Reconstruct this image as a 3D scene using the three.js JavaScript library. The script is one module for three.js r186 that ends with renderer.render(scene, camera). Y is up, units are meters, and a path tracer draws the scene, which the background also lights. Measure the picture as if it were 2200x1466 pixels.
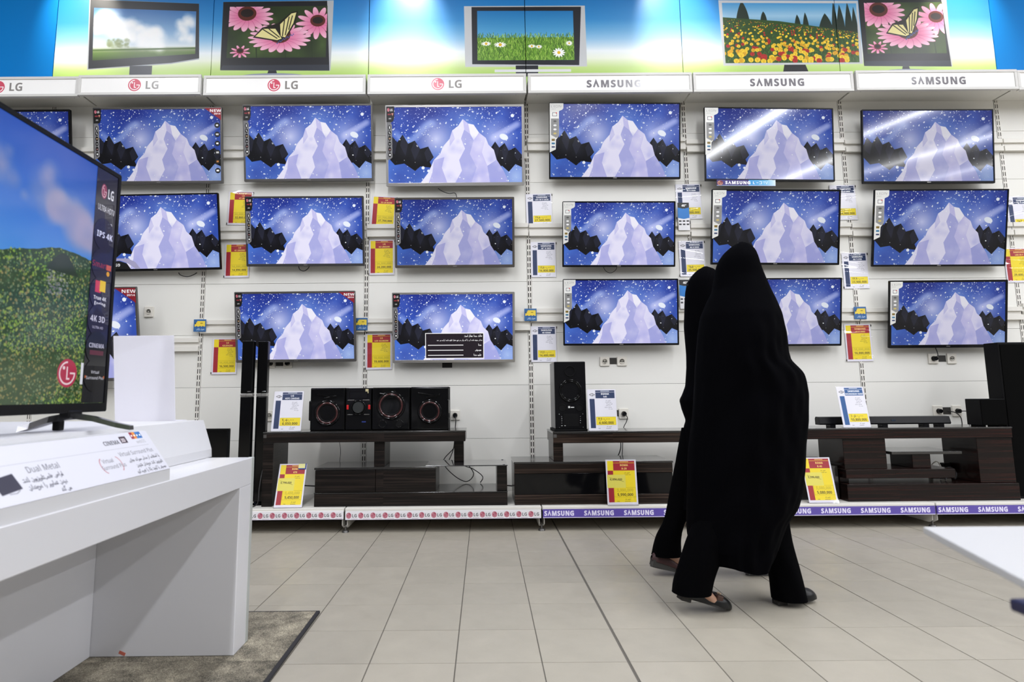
import * as THREE from 'three';
import { RoundedBoxGeometry } from 'three/addons/geometries/RoundedBoxGeometry.js';
import { mergeGeometries } from 'three/addons/utils/BufferGeometryUtils.js';
import { MarchingCubes } from 'three/addons/objects/MarchingCubes.js';
import { RectAreaLightUniformsLib } from 'three/addons/lights/RectAreaLightUniformsLib.js';

// ---------------------------------------------------------------- camera, light, exposure
RectAreaLightUniformsLib.init();
const scene = new THREE.Scene();
scene.background = new THREE.Color(0x000000);
const renderer = new THREE.WebGLRenderer({ antialias: true });
renderer.toneMapping = THREE.LinearToneMapping;
renderer.toneMappingExposure = 0.76;
renderer.shadowMap.enabled = true;

const camera = new THREE.PerspectiveCamera(58.32, 2200 / 1466, 0.05, 60);
camera.position.set(0, 0.925, 4.948);
camera.rotation.order = 'YXZ';
camera.rotation.set(0.1239, -0.0036, -0.0086);
camera.focus = 4.5;
camera.userData.fStop = 4;
camera.setViewOffset(2200, 1466, 66.2, 49.1, 2200, 1466);

const CEILING = 5.2;
// long fluorescent rows run front to back under the ceiling: [x, z from, z to]
const ROWS = [[-3.85, 1.5, 10.5], [-0.8, 1.5, 10.5], [2.25, 1.5, 10.5], [5.3, 1.5, 12.5], [8.35, 1.2, 17.2], [11.4, 1.2, 17.2], [14.45, 1.2, 17.2]];
const ROW_POWER = 68, ROW_COLOR = 0xf7f9ff;
for (const [x, z0, z1] of ROWS) {
  const l = new THREE.RectAreaLight(ROW_COLOR, ROW_POWER, 0.16, z1 - z0);
  l.position.set(x, CEILING - 0.225, (z0 + z1) / 2);
  l.lookAt(x, 0, (z0 + z1) / 2);
  scene.add(l);
}
// track spots washing the printed panels above the sign boxes: [x, aim x]
const SPOTS = [[-3.5, -3.42], [-0.62, -0.6], [1.62, 1.72], [4.1, 4.2]];
const SPOT_POWER = 16;
for (const [x, ax] of SPOTS) {
  const s = new THREE.SpotLight(0xfff6e6, SPOT_POWER, 0, 0.42, 1, 2);
  s.position.set(x, 4.93, 0.585);
  s.target.position.set(ax, 4.2, 0.05);
  s.castShadow = true; s.shadow.radius = 1.5;
  scene.add(s, s.target);
}

// ---------------------------------------------------------------- helpers
let seed = 7;
const rnd = () => { seed = (seed + 0x6d2b79f5) | 0; let t = Math.imul(seed ^ (seed >>> 15), 1 | seed); t = (t + Math.imul(t ^ (t >>> 7), 61 | t)) ^ t; return ((t ^ (t >>> 14)) >>> 0) / 4294967296; };
const rr = (a, b) => a + (b - a) * rnd();
const taken = new Map();
const numbered = (n) => { const k = taken.get(n) ?? 0; taken.set(n, k + 1); return k ? n + '_' + String(k).padStart(3, '0') : n; };
const std = (color, roughness = 0.6, o = {}) => new THREE.MeshStandardMaterial({ color, roughness, ...o });
const phys = (color, roughness = 0.4, o = {}) => new THREE.MeshPhysicalMaterial({ color, roughness, ...o });
const lin = (r, g, b) => new THREE.Color().setRGB(r, g, b);
const V = (x, y, z) => new THREE.Vector3(x, y, z);

const flat = (g) => { const n = g.index ? g.toNonIndexed() : g; for (const k of Object.keys(n.attributes)) if (!['position', 'normal', 'uv'].includes(k)) n.deleteAttribute(k); return n; };
const join = (list) => (list.length === 1 ? list[0] : mergeGeometries(list.map(flat)));
const bx = (w, h, d, x = 0, y = 0, z = 0) => new THREE.BoxGeometry(w, h, d).translate(x, y, z);
const ab = (x0, x1, y0, y1, z0, z1) => bx(x1 - x0, y1 - y0, z1 - z0, (x0 + x1) / 2, (y0 + y1) / 2, (z0 + z1) / 2);
const rb = (w, h, d, r, x = 0, y = 0, z = 0, seg = 2) => new RoundedBoxGeometry(w, h, d, seg, Math.min(r, w / 2.01, h / 2.01, d / 2.01)).translate(x, y, z);
const arb = (x0, x1, y0, y1, z0, z1, r = 0.002) => rb(x1 - x0, y1 - y0, z1 - z0, r, (x0 + x1) / 2, (y0 + y1) / 2, (z0 + z1) / 2);
const cylY = (r0, r1, h, x, y, z, n = 20) => new THREE.CylinderGeometry(r0, r1, h, n).translate(x, y, z);
const cylZ = (r0, r1, d, x, y, z, n = 28) => new THREE.CylinderGeometry(r0, r1, d, n).rotateX(Math.PI / 2).translate(x, y, z);
const tube = (pts, r, n = 24, k = 6) => new THREE.TubeGeometry(new THREE.CatmullRomCurve3(pts.map((p) => V(...p))), n, r, k, false);
function uvm(g, s = 1) {                       // uv in metres from the dominant axis of each face
  const n = flat(g), p = n.attributes.position, m = n.attributes.normal, u = new Float32Array(p.count * 2);
  for (let i = 0; i < p.count; i++) {
    const ax = Math.abs(m.getX(i)), ay = Math.abs(m.getY(i)), az = Math.abs(m.getZ(i));
    const a = ax > ay && ax > az ? [p.getZ(i), p.getY(i)] : ay > az ? [p.getX(i), p.getZ(i)] : [p.getX(i), p.getY(i)];
    u[2 * i] = a[0] * s; u[2 * i + 1] = a[1] * s;
  }
  n.setAttribute('uv', new THREE.BufferAttribute(u, 2));
  return n;
}
function fitUV(g, x0, x1, y0, y1) {            // uv 0..1 over a rectangle in x, y
  const p = g.attributes.position, u = new Float32Array(p.count * 2);
  for (let i = 0; i < p.count; i++) { u[2 * i] = (p.getX(i) - x0) / (x1 - x0); u[2 * i + 1] = (p.getY(i) - y0) / (y1 - y0); }
  g.setAttribute('uv', new THREE.BufferAttribute(u, 2));
  return g;
}
function obj(name, geoms, mat, parent) {
  const m = new THREE.Mesh(Array.isArray(geoms) ? join(geoms) : geoms, mat);
  m.name = parent && parent !== scene ? name : numbered(name);
  m.castShadow = m.receiveShadow = true;
  (parent ?? scene).add(m);
  return m;
}
const tag = (o, label, category, group) => { o.userData = { ...o.userData, label, category }; if (group) o.userData.group = group; return o; };
function thing(name, label, category, pos = [0, 0, 0], group) {
  const o = new THREE.Group(); o.name = numbered(name); o.position.set(...pos); scene.add(o);
  return tag(o, label, category, group);
}
function struct(name, geoms, mat) { const m = obj(name, geoms, mat); m.userData.kind = 'structure'; return m; }
const cv = (w, h) => { const c = document.createElement('canvas'); c.width = w; c.height = h; return [c, c.getContext('2d')]; };
function tex(c, rep) {
  const t = new THREE.CanvasTexture(c); t.colorSpace = THREE.SRGBColorSpace; t.magFilter = THREE.LinearFilter;
  if (rep) { t.wrapS = t.wrapT = THREE.RepeatWrapping; t.repeat.set(...rep); }
  return t;
}
function greyTex(c, rep) { const t = tex(c, rep); t.colorSpace = THREE.NoColorSpace; return t; }
function extr(shape, depth, bevel = 0) {
  return new THREE.ExtrudeGeometry(shape, { depth, bevelEnabled: bevel > 0, bevelThickness: bevel, bevelSize: bevel, bevelSegments: 2, curveSegments: 10 });
}
function rrect(w, h, r, x = 0, y = 0, S = THREE.Shape) {
  const s = new S(), a = x - w / 2, b = x + w / 2, c = y - h / 2, d = y + h / 2;
  s.moveTo(a + r, c); s.lineTo(b - r, c); s.absarc(b - r, c + r, r, -Math.PI / 2, 0); s.lineTo(b, d - r); s.absarc(b - r, d - r, r, 0, Math.PI / 2);
  s.lineTo(a + r, d); s.absarc(a + r, d - r, r, Math.PI / 2, Math.PI); s.lineTo(a, c + r); s.absarc(a + r, c + r, r, Math.PI, 1.5 * Math.PI);
  return s;
}
const poly = (pts) => { const s = new THREE.Shape(); pts.forEach(([x, y], i) => (i ? s.lineTo(x, y) : s.moveTo(x, y))); s.closePath(); return s; };

// value noise for painted materials
const NP = new Float32Array(4096).map(() => rnd());
const nz = (x, y) => {
  const i = Math.floor(x), j = Math.floor(y), f = x - i, g = y - j, s = f * f * (3 - 2 * f), t = g * g * (3 - 2 * g);
  const h = (a, b) => NP[(((a * 73) ^ (b * 151)) & 4095)];
  return (h(i, j) * (1 - s) + h(i + 1, j) * s) * (1 - t) + (h(i, j + 1) * (1 - s) + h(i + 1, j + 1) * s) * t;
};
const fbm = (x, y, o = 4) => { let s = 0, a = 0.5; for (let k = 0; k < o; k++, a /= 2, x *= 2.03, y *= 2.03) s += a * nz(x + k * 17, y + k * 31); return s; };
function noiseCanvas(w, h, f) {
  const [c, g] = cv(w, h), im = g.createImageData(w, h);
  for (let y = 0; y < h; y++) for (let x = 0; x < w; x++) { const q = f(x, y), o = (y * w + x) * 4; im.data[o] = q[0]; im.data[o + 1] = q[1]; im.data[o + 2] = q[2]; im.data[o + 3] = 255; }
  g.putImageData(im, 0, 0);
  return c;
}

// ---------------------------------------------------------------- lettering and marks
function persian(g, text, xr, y, s) {          // simple joined Persian script, drawn from strokes, right to left
  g.save(); g.lineWidth = s * 0.13; g.lineCap = g.lineJoin = 'round';
  const dot = (x, yy) => { g.beginPath(); g.arc(x, yy, s * 0.085, 0, 7); g.fill(); };
  let x = xr;
  const B = y, NJ = 'اآدذرزژو ';
  for (let i = 0; i < text.length; i++) {
    const c = text[i], end = i === text.length - 1 || text[i + 1] === ' ', after = !NJ.includes(c) && !end;
    if (c === ' ') { x -= s * 0.34; continue; }
    g.beginPath(); g.moveTo(x, B);
    let w = 0.36, up = 0, dn = 0;
    if ('اآ'.includes(c)) { w = 0.2; g.moveTo(x - s * 0.08, B - s * 0.78); g.lineTo(x - s * 0.08, B); }
    else if ('لکگ'.includes(c)) { w = 0.34; g.lineTo(x - s * 0.12, B); g.lineTo(x - s * 0.14, B - s * 0.78); if (c !== 'ل') { g.moveTo(x - s * 0.14, B - s * 0.5); g.lineTo(x + s * 0.18, B - s * 0.8); } g.moveTo(x - s * 0.12, B); if (after) g.lineTo(x - s * w, B); else g.quadraticCurveTo(x - s * 0.3, B + s * 0.3, x - s * 0.45, B - s * 0.05); }
    else if ('دذ'.includes(c)) { w = 0.34; g.moveTo(x - s * 0.1, B - s * 0.4); g.lineTo(x - s * 0.22, B - s * 0.05); g.lineTo(x - s * 0.02, B); g.moveTo(x - s * 0.22, B - s * 0.02); g.lineTo(x - s * 0.3, B); if (c === 'ذ') up = 1; }
    else if ('رزژو'.includes(c)) { w = 0.26; g.moveTo(x - s * 0.05, B - s * 0.22); g.quadraticCurveTo(x - s * 0.08, B + s * 0.2, x - s * 0.3, B + s * 0.26); if (c === 'و') { g.moveTo(x, B - s * 0.12); g.arc(x - s * 0.1, B - s * 0.12, s * 0.1, 0, 7); } if (c === 'ز') up = 1; }
    else if ('سشصض'.includes(c)) { w = 0.62; if ('سش'.includes(c)) for (let k = 0; k < 3; k++) { g.lineTo(x - s * (0.02 + 0.17 * k), B - s * 0.22); g.lineTo(x - s * (0.12 + 0.17 * k), B); } else { g.ellipse(x - s * 0.22, B - s * 0.12, s * 0.2, s * 0.13, 0, 0, 7); g.moveTo(x, B); } g.lineTo(x - s * w, B); if (!after) g.quadraticCurveTo(x - s * (w + 0.2), B + s * 0.4, x - s * (w + 0.3), B - s * 0.05); if ('شض'.includes(c)) up = c === 'ش' ? 3 : 1; }
    else if ('طظعغهمفق'.includes(c)) { w = 0.36; g.lineTo(x - s * 0.05, B); g.ellipse(x - s * 0.17, B - s * 0.13, s * 0.12, s * 0.12, 0, 0, 7); g.moveTo(x, B); g.lineTo(x - s * w, B); if ('طظ'.includes(c)) { g.moveTo(x - s * 0.1, B); g.lineTo(x - s * 0.1, B - s * 0.75); } if (!after && 'عغفق'.includes(c)) g.quadraticCurveTo(x - s * 0.4, B + s * 0.4, x - s * 0.02, B + s * 0.36); if ('فغظ'.includes(c)) up = 1; if (c === 'ق') up = 2; }
    else if ('جچحخ'.includes(c)) { w = 0.42; g.moveTo(x, B - s * 0.3); g.lineTo(x - s * 0.36, B - s * 0.26); g.moveTo(x - s * 0.02, B - s * 0.26); g.lineTo(x - s * 0.26, B); g.lineTo(x - s * w, B); dn = c === 'ج' ? 1 : c === 'چ' ? 3 : 0; up = c === 'خ' ? 1 : 0; }
    else { w = after ? 0.28 : 0.56; g.lineTo(x - s * 0.1, B); g.lineTo(x - s * 0.12, B - s * 0.25); g.lineTo(x - s * 0.14, B); if (!after && 'نی'.includes(c)) g.quadraticCurveTo(x - s * 0.2, B + s * 0.45, x - s * w, B + s * 0.02); else g.lineTo(x - s * w, B); up = c === 'ن' ? 1 : c === 'ت' ? 2 : 0; dn = c === 'ب' ? 1 : c === 'ی' && after ? 2 : c === 'پ' ? 3 : 0; }
    g.stroke();
    const mx = x - s * w / 2;
    if (up) for (let k = 0; k < Math.min(up, 2); k++) dot(mx + (up > 1 ? (k - 0.5) * s * 0.2 : 0), B - s * 0.46);
    if (up === 3) dot(mx, B - s * 0.6);
    if (dn) for (let k = 0; k < Math.min(dn, 2); k++) dot(mx + (dn > 1 ? (k - 0.5) * s * 0.2 : 0), B + s * 0.24);
    if (dn === 3) dot(mx, B + s * 0.38);
    x -= s * w + (after ? 0 : s * 0.1);
  }
  g.restore();
  return x;
}
function persianDigits(g, text, x, y, s) {     // price in Persian figures, left to right
  g.save(); g.lineWidth = s * 0.12; g.lineCap = g.lineJoin = 'round';
  const P = { 1: [[.1, 0, .3, .3, .3, 1]], 2: [[.05, 0, .3, .4, .3, 1], [.12, .2, .3, .38, .5, .05]], 3: [[.02, 0, .2, .4, .2, 1], [.1, .2, .22, .36, .34, .1, .46, .36, .6, .05]], 4: [[.05, 0, .25, .4, .25, 1], [.55, .05, .3, .12, .32, .4, .55, .42]], 5: [[.3, .1, .02, .75, .18, 1, .3, .82, .42, 1, .58, .75, .3, .1]], 6: [[.5, .05, .1, .15, .15, .45, .5, .42, .2, 1]], 7: [[.05, .05, .3, 1, .55, .05]], 8: [[.05, 1, .3, .05, .55, 1]], 9: [[.5, .35, .2, .4, .15, .1, .4, .02, .5, .35, .5, 1]] };
  for (const c of text) {
    if (c === '0') { g.beginPath(); g.arc(x + s * 0.25, y - s * 0.35, s * 0.1, 0, 7); g.fill(); x += s * 0.46; continue; }
    if (c === ',') { g.beginPath(); g.moveTo(x + s * 0.1, y - s * 0.1); g.lineTo(x, y + s * 0.12); g.stroke(); x += s * 0.2; continue; }
    for (const l of P[c] ?? []) { g.beginPath(); for (let i = 0; i < l.length; i += 2) g.lineTo(x + l[i] * s * 0.7, y - s * 0.75 + l[i + 1] * s * 0.75); g.stroke(); }
    x += s * 0.52;
  }
  g.restore();
}
function logoDisc(g, x, y, r, red = '#c4304f', white = '#ffffff') {   // round mark: ring with a letter inside
  g.save(); g.fillStyle = red; g.beginPath(); g.arc(x, y, r, 0, 7); g.fill();
  g.strokeStyle = white; g.lineWidth = r * 0.13; g.lineCap = 'butt';
  g.beginPath(); g.arc(x, y, r * 0.76, 0.02, Math.PI * 1.5); g.stroke();
  g.beginPath(); g.moveTo(x + r * 0.82, y); g.lineTo(x + r * 0.28, y); g.stroke();
  g.beginPath(); g.moveTo(x - r * 0.02, y - r * 0.45); g.lineTo(x - r * 0.02, y + r * 0.4); g.lineTo(x + r * 0.26, y + r * 0.4); g.stroke();
  g.fillStyle = white; g.beginPath(); g.arc(x - r * 0.36, y - r * 0.36, r * 0.13, 0, 7); g.fill();
  g.restore();
}
function wideWord(g, word, x, y, size, space, color) {   // heavy capitals, the first A drawn without its bar
  g.save(); g.fillStyle = color; g.strokeStyle = color; g.font = 'bold ' + size + 'px sans-serif'; g.textBaseline = 'alphabetic'; g.lineWidth = size * 0.05;
  for (const c of word) {
    const w = g.measureText(c).width, h = size * 0.715;
    if (c === 'A') { g.save(); g.lineWidth = size * 0.17; g.lineJoin = 'miter'; g.beginPath(); g.moveTo(x + w * 0.14, y); g.lineTo(x + w * 0.5, y - h * 0.86); g.lineTo(x + w * 0.86, y); g.stroke(); g.restore(); } else { g.fillText(c, x, y); g.strokeText(c, x, y); }
    x += w + space;
  }
  g.restore();
  return x - space;
}

// ---------------------------------------------------------------- shared materials
const M = {
  panel: std(lin(0.755, 0.745, 0.70), 0.5), panelB: std(lin(0.74, 0.73, 0.69), 0.5), metalWhite: std(lin(0.72, 0.70, 0.65), 0.42), dark: phys(lin(0.006, 0.006, 0.006), 0.8, { specularIntensity: 0.3 }),
  black: phys(lin(0.006, 0.006, 0.007), 0.25, { specularIntensity: 0.28 }), matte: phys(lin(0.006, 0.006, 0.0065), 0.6, { specularIntensity: 0.18 }), gloss: phys(lin(0.003, 0.003, 0.0035), 0.07, { specularIntensity: 0.55 }),
  ceiling: std(lin(0.4, 0.4, 0.4), 0.9), roomWall: std(lin(0.3, 0.3, 0.3), 0.9), rawWall: std(lin(0.06, 0.06, 0.06), 0.9), grout: std(lin(0.11, 0.10, 0.085), 0.95), groutWide: std(lin(0.2, 0.185, 0.15), 0.95),
  white: std(lin(0.63, 0.63, 0.65), 0.38), laminate: phys(lin(0.665, 0.665, 0.69), 0.32, { clearcoat: 0.25, clearcoatRoughness: 0.25 }), paper: std(lin(0.78, 0.77, 0.84), 0.7), plasticWhite: std(lin(0.72, 0.69, 0.62), 0.35),
  socketHole: std(lin(0.02, 0.018, 0.015), 0.6), chrome: std(lin(0.62, 0.62, 0.64), 0.14, { metalness: 1 }), steel: std(lin(0.42, 0.41, 0.40), 0.32, { metalness: 0.85 }), steelDark: std(lin(0.16, 0.155, 0.15), 0.34, { metalness: 0.8 }), cable: std(lin(0.012, 0.012, 0.012), 0.5),
  clear: phys(0xffffff, 0.03, { transmission: 1, thickness: 0, ior: 1.45 }),
  lamp: std(0x111111, 0.5, { emissive: new THREE.Color(1, 0.98, 0.94), emissiveIntensity: 6 }),
};
const wallSlab = M.roomWall;

// ---------------------------------------------------------------- room shell
const ROOM = { x0: -7.6, x1: 16, z1: 18 };
const floor = struct('floor', ab(ROOM.x0, ROOM.x1, -0.12, -0.0022, -0.3, ROOM.z1), M.grout);
struct('ceiling', ab(ROOM.x0, ROOM.x1, CEILING, CEILING + 0.2, -0.3, ROOM.z1), M.ceiling);
struct('wall_left', ab(ROOM.x0 - 0.2, ROOM.x0, -0.12, CEILING, -0.3, ROOM.z1), wallSlab);
struct('wall_right', ab(ROOM.x1, ROOM.x1 + 0.2, -0.12, CEILING, -0.3, ROOM.z1), wallSlab);
struct('wall_front', ab(ROOM.x0, ROOM.x1, -0.12, CEILING, ROOM.z1, ROOM.z1 + 0.2), wallSlab);
const wallBack = struct('wall_back', ab(ROOM.x0, ROOM.x1, -0.12, CEILING, -0.3, -0.06), M.rawWall);

// floor tiles, 30 cm, laid almost square to the wall; the joint at column 6 is wider
{
  const PHI = 0.0078, mats = [];
  for (let k = 0; k < 4; k++) {
    const c = noiseCanvas(128, 128, (x, y) => { const n = fbm(x / 40 + k * 9, y / 40 + k * 5, 4), s = rnd(), v = 1 + (n - 0.47) * 0.07 + (s - 0.5) * 0.016; return [(163 + k * 1.2) * v, (157 + k * 1.1) * v, (144 + k) * v]; });
    const r = noiseCanvas(64, 64, (x, y) => { const n = fbm(x / 14 + k * 3, y / 14, 3) * 70 + 72; return [n, n, n]; });
    mats.push(std(0xffffff, 1, { map: tex(c), roughnessMap: greyTex(r) }));
  }
  const J = 0.0042, K = 0.003, shapes = [0, 1, 2].map((k) => { const g = rb(0.3 - J - (k ? 0.003 : 0), 0.012, 0.3 - K, 0.0005, k === 1 ? -0.0018 : k === 2 ? 0.0018 : 0, -0.006, 0, 1); const p = g.attributes.position, u = new Float32Array(p.count * 2); for (let i = 0; i < p.count; i++) { u[2 * i] = p.getX(i) / 0.3 + 0.5; u[2 * i + 1] = p.getZ(i) / 0.3 + 0.5; } g.setAttribute('uv', new THREE.BufferAttribute(u, 2)); return g; });
  const rest = [], ca = Math.cos(PHI), sa = Math.sin(PHI);
  for (let r = -4; r < 57; r++) for (let c = -22; c < 57; c++) {
    const dx = c + 0.5 - 6, dz = r + 0.5, x = (ca * dx - sa * dz + 6 - 4.2556) * 0.3, z = (sa * dx + ca * dz + 3) * 0.3;
    if (x < ROOM.x0 + 0.16 || x > ROOM.x1 - 0.16 || z < -0.05 + 0.16 - 0.1 || z > ROOM.z1 - 0.16) continue;
    const kind = c === 5 ? 1 : c === 6 ? 2 : 0;
    if (r >= -2 && r <= 6 && c >= -4 && c <= 16) {
      const t = obj('tile', shapes[kind], mats[(rnd() * 4) | 0], floor);
      t.position.set(x, (rnd() - 0.5) * 0.0005, z); t.rotation.set((rnd() - 0.5) * 0.0012, -PHI, (rnd() - 0.5) * 0.0012);
    } else rest.push(bx(0.3 - J, 0.008, 0.3 - K, 0, -0.004, 0).rotateY(-PHI).translate(x, 0, z));
  }
  const m = obj('tile_field', rest, mats[0], floor); m.userData.kind = 'stuff';
}

// ---------------------------------------------------------------- back wall: slotted posts, panels, rails
const BAY = 1.338, XU = (k) => 0.416 + BAY * k;
{
  const PW = 0.034, rows = [0.12, 0.575, 0.997, 1.419, 1.841, 2.263, 2.685, 3.107, 3.5];
  for (let k = -5; k < 5; k++) {
    const x0 = XU(k) + PW / 2 + 0.0015, x1 = XU(k + 1) - PW / 2 - 0.0015;
    for (let r = 0; r + 1 < rows.length; r++) {
      obj('panel', arb(x0, x1, rows[r] + 0.001, rows[r + 1] - 0.001, -0.014, (rnd() - 0.5) * 0.001, 0.0015), rnd() < 0.5 ? M.panel : M.panelB, wallBack);
    }
  }
  const s = new THREE.Shape(); s.moveTo(-PW / 2, 0.02); s.lineTo(PW / 2, 0.02); s.lineTo(PW / 2, 3.5); s.lineTo(-PW / 2, 3.5); s.closePath();
  for (let y = 0.06; y < 3.45; y += 0.05) for (const x of [-0.0085, 0.0085]) { const h = new THREE.Path(); h.moveTo(x - 0.0036, y); h.lineTo(x - 0.0036, y + 0.036); h.lineTo(x + 0.0036, y + 0.036); h.lineTo(x + 0.0036, y); h.closePath(); s.holes.push(h); }
  const post = new THREE.ExtrudeGeometry(s, { depth: 0.004, bevelEnabled: false });
  const sides = flat(join([ab(-PW / 2, -PW / 2 + 0.002, 0.02, 3.5, -0.055, 0), ab(PW / 2 - 0.002, PW / 2, 0.02, 3.5, -0.055, 0), ab(-PW / 2, PW / 2, 0.02, 3.5, -0.056, -0.05)]));
  for (let k = -4; k < 5; k++) {
    const p = obj('slotted_post', post, M.metalWhite, wallBack); p.position.set(XU(k), 0, 0);
    const q = obj('post_channel', sides, M.dark, p); q.position.z = 0;
  }
  const railY = { '-5': [2.96, 2.26, 1.34], '-4': [2.96, 2.26, 1.34], '-3': [2.955, 2.26, 1.342], '-2': [2.962, 2.262, 1.487], '-1': [2.937, 2.275, 1.49], 0: [3.008, 2.271, 1.56], 1: [2.986, 2.258, 1.545], 2: [2.975, 2.25, 1.543], 3: [2.975, 2.25, 1.57], 4: [2.975, 2.25, 1.57] };
  for (const [k, ys] of Object.entries(railY)) for (const y of ys) {
    const a = XU(+k) + 0.004, b = XU(+k + 1) - 0.004;
    obj('mounting_rail', [arb(a, b, y + 0.018, y + 0.054, 0.001, 0.03), arb(a, b, y - 0.054, y - 0.011, 0.001, 0.034), ab(a, b, y - 0.03, y + 0.03, 0.001, 0.012)], M.metalWhite, wallBack);
  }
}

// ---------------------------------------------------------------- printed panels above the signs
const PY0 = 3.525, PY1 = 4.75, PX = -3.598, PSCALE = 505;
function drawPoster(g, W, H, xa) {              // g covers world x from xa, y from PY0 to PY1
  const X = (x) => (x - xa) * PSCALE, Y = (y) => (PY1 - y) * PSCALE;
  const gr = g.createLinearGradient(0, Y(4.75), 0, Y(3.6));
  gr.addColorStop(0, '#0463b0'); gr.addColorStop(0.3, '#0670be'); gr.addColorStop(0.55, '#2f8ed2'); gr.addColorStop(0.7, '#8fc3ea'); gr.addColorStop(0.8, '#eef5fa'); gr.addColorStop(0.86, '#eff5e2'); gr.addColorStop(0.93, '#c3dc88'); gr.addColorStop(1, '#a6cf5c');
  g.fillStyle = gr; g.fillRect(0, 0, W, H);
  const P = (pts) => { g.beginPath(); pts.forEach(([x, y], i) => (i ? g.lineTo(X(x), Y(y)) : g.moveTo(X(x), Y(y)))); g.closePath(); };
  const fill = (pts, c) => { P(pts); g.fillStyle = c; g.fill(); };
  const clip = (pts, f) => { g.save(); P(pts); g.clip(); f(); g.restore(); };
  const blob = (x, y, r, c, a) => { const q = g.createRadialGradient(X(x), Y(y), 0, X(x), Y(y), r * PSCALE); q.addColorStop(0, c); q.addColorStop(1, c.slice(0, 7) + '00'); g.globalAlpha = a; g.fillStyle = q; g.fillRect(X(x - r), Y(y + r), 2 * r * PSCALE, 2 * r * PSCALE); g.globalAlpha = 1; };
  // television with clouds
  fill([[-3.335, 4.335], [-2.39, 4.285], [-2.365, 3.775], [-2.6, 3.735], [-3.31, 3.685]], '#a9adb3'); fill([[-3.325, 4.33], [-2.39, 4.285], [-2.365, 3.785], [-2.6, 3.745], [-3.3, 3.695]], '#23262c');
  fill([[-2.95, 3.72], [-2.76, 3.72], [-2.76, 3.6], [-2.95, 3.6]], '#3a3d45');
  clip([[-3.29, 4.255], [-2.41, 4.215], [-2.4, 3.825], [-3.27, 3.77]], () => {
    const q = g.createLinearGradient(0, Y(4.26), 0, Y(3.77)); q.addColorStop(0, '#2f6bb0'); q.addColorStop(0.5, '#86afd8'); q.addColorStop(0.74, '#dfe8ee'); q.addColorStop(0.8, '#8f9a76'); q.addColorStop(0.86, '#5d7a36'); q.addColorStop(1, '#33491f'); g.fillStyle = q; g.fillRect(X(-3.4), Y(4.3), 1.1 * PSCALE, 0.6 * PSCALE);
    for (let k = 0; k < 130; k++) { const t = rnd(); blob(-3.25 + t * 0.55 + rr(-0.05, 0.05), 4.17 - t * 0.2 + rr(-0.1, 0.06), rr(0.03, 0.09), '#ffffff', 0.5); }
    for (let k = 0; k < 30; k++) blob(rr(-2.56, -2.43), rr(3.95, 4.17), rr(0.03, 0.06), '#ffffff', 0.5);
    for (let k = 0; k < 60; k++) blob(-3.06 + rr(-0.09, 0.09), 3.92 + rr(-0.03, 0.04), rr(0.012, 0.03), rnd() < 0.5 ? '#6f7d52' : '#8d9a72', 0.6);
    fill([[-3.3, 3.87], [-2.38, 3.885], [-2.38, 3.87], [-3.3, 3.855]], '#4d6a2c');
  });
  // television with coneflowers, twice
  const coneTV = (ox, w) => {
    const a = (u, v) => [ox + u * w, v];
    fill([a(0, 4.3), a(1, 4.31), a(0.985, 3.665), a(0.0, 3.675)], '#b7babf'); fill([a(0.0, 4.3), a(0.94, 4.305), a(0.975, 3.67), a(0.0, 3.68)], '#16171c'); fill([a(0.02, 3.72), a(0.97, 3.72), a(0.975, 3.665), a(0, 3.675)], '#2b2f3a');
    fill([a(0.43, 3.67), a(0.5, 3.67), a(0.52, 3.6), a(0.41, 3.6)], '#23252c'); g.fillStyle = '#8b93a6'; g.beginPath(); g.ellipse(X(a(0.47)[0]), Y(3.615), w * 0.3 * PSCALE, 0.03 * PSCALE, 0, 0, 7); g.fill();
    clip([a(0.06, 4.255), a(0.945, 4.258), a(0.94, 3.786), a(0.05, 3.786)], () => {
      g.fillStyle = '#2a3a18'; g.fillRect(X(ox), Y(4.3), w * PSCALE, 0.6 * PSCALE);
      for (let k = 0; k < 40; k++) blob(ox + rr(0, w), rr(3.78, 4.26), rr(0.05, 0.15), ['#3d5424', '#1c2811', '#56702f'][k % 3], 0.5);
      const flower = (u, v, r, n, tilt) => {
        const [fx, fy] = a(u, v);
        for (let k = 0; k < n; k++) { const t = (k / n) * Math.PI * 2 + 0.2; g.save(); g.translate(X(fx), Y(fy)); g.scale(1, tilt); g.rotate(t); const q = g.createLinearGradient(0, 0, r * PSCALE, 0); q.addColorStop(0, '#d8588c'); q.addColorStop(0.7, '#ef9fc0'); q.addColorStop(1, '#f7c6da'); g.fillStyle = q; g.beginPath(); g.ellipse(r * 0.62 * PSCALE, 0, r * 0.42 * PSCALE, r * 0.14 * PSCALE, 0, 0, 7); g.fill(); g.strokeStyle = '#b03a6c'; g.lineWidth = 1; g.stroke(); g.restore(); }
        g.fillStyle = '#5a2114'; g.beginPath(); g.ellipse(X(fx), Y(fy + r * 0.12), r * 0.36 * PSCALE, r * 0.3 * PSCALE, 0, 0, 7); g.fill(); g.fillStyle = '#1a0c08'; g.beginPath(); g.ellipse(X(fx), Y(fy + r * 0.14), r * 0.25 * PSCALE, r * 0.17 * PSCALE, 0, 0, 7); g.fill();
      };
      g.strokeStyle = '#1f2f10'; g.lineWidth = 5; for (const u of [0.3, 0.56, 0.8]) { g.beginPath(); g.moveTo(X(a(u)[0]), Y(4.05)); g.lineTo(X(a(u + 0.02)[0]), Y(3.78)); g.stroke(); }
      flower(0.22, 4.165, 0.22, 17, 0.62); flower(0.86, 4.1, 0.18, 13, 0.8); flower(0.52, 3.965, 0.26, 19, 0.5); flower(0.17, 3.84, 0.085, 9, 0.7);
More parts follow.
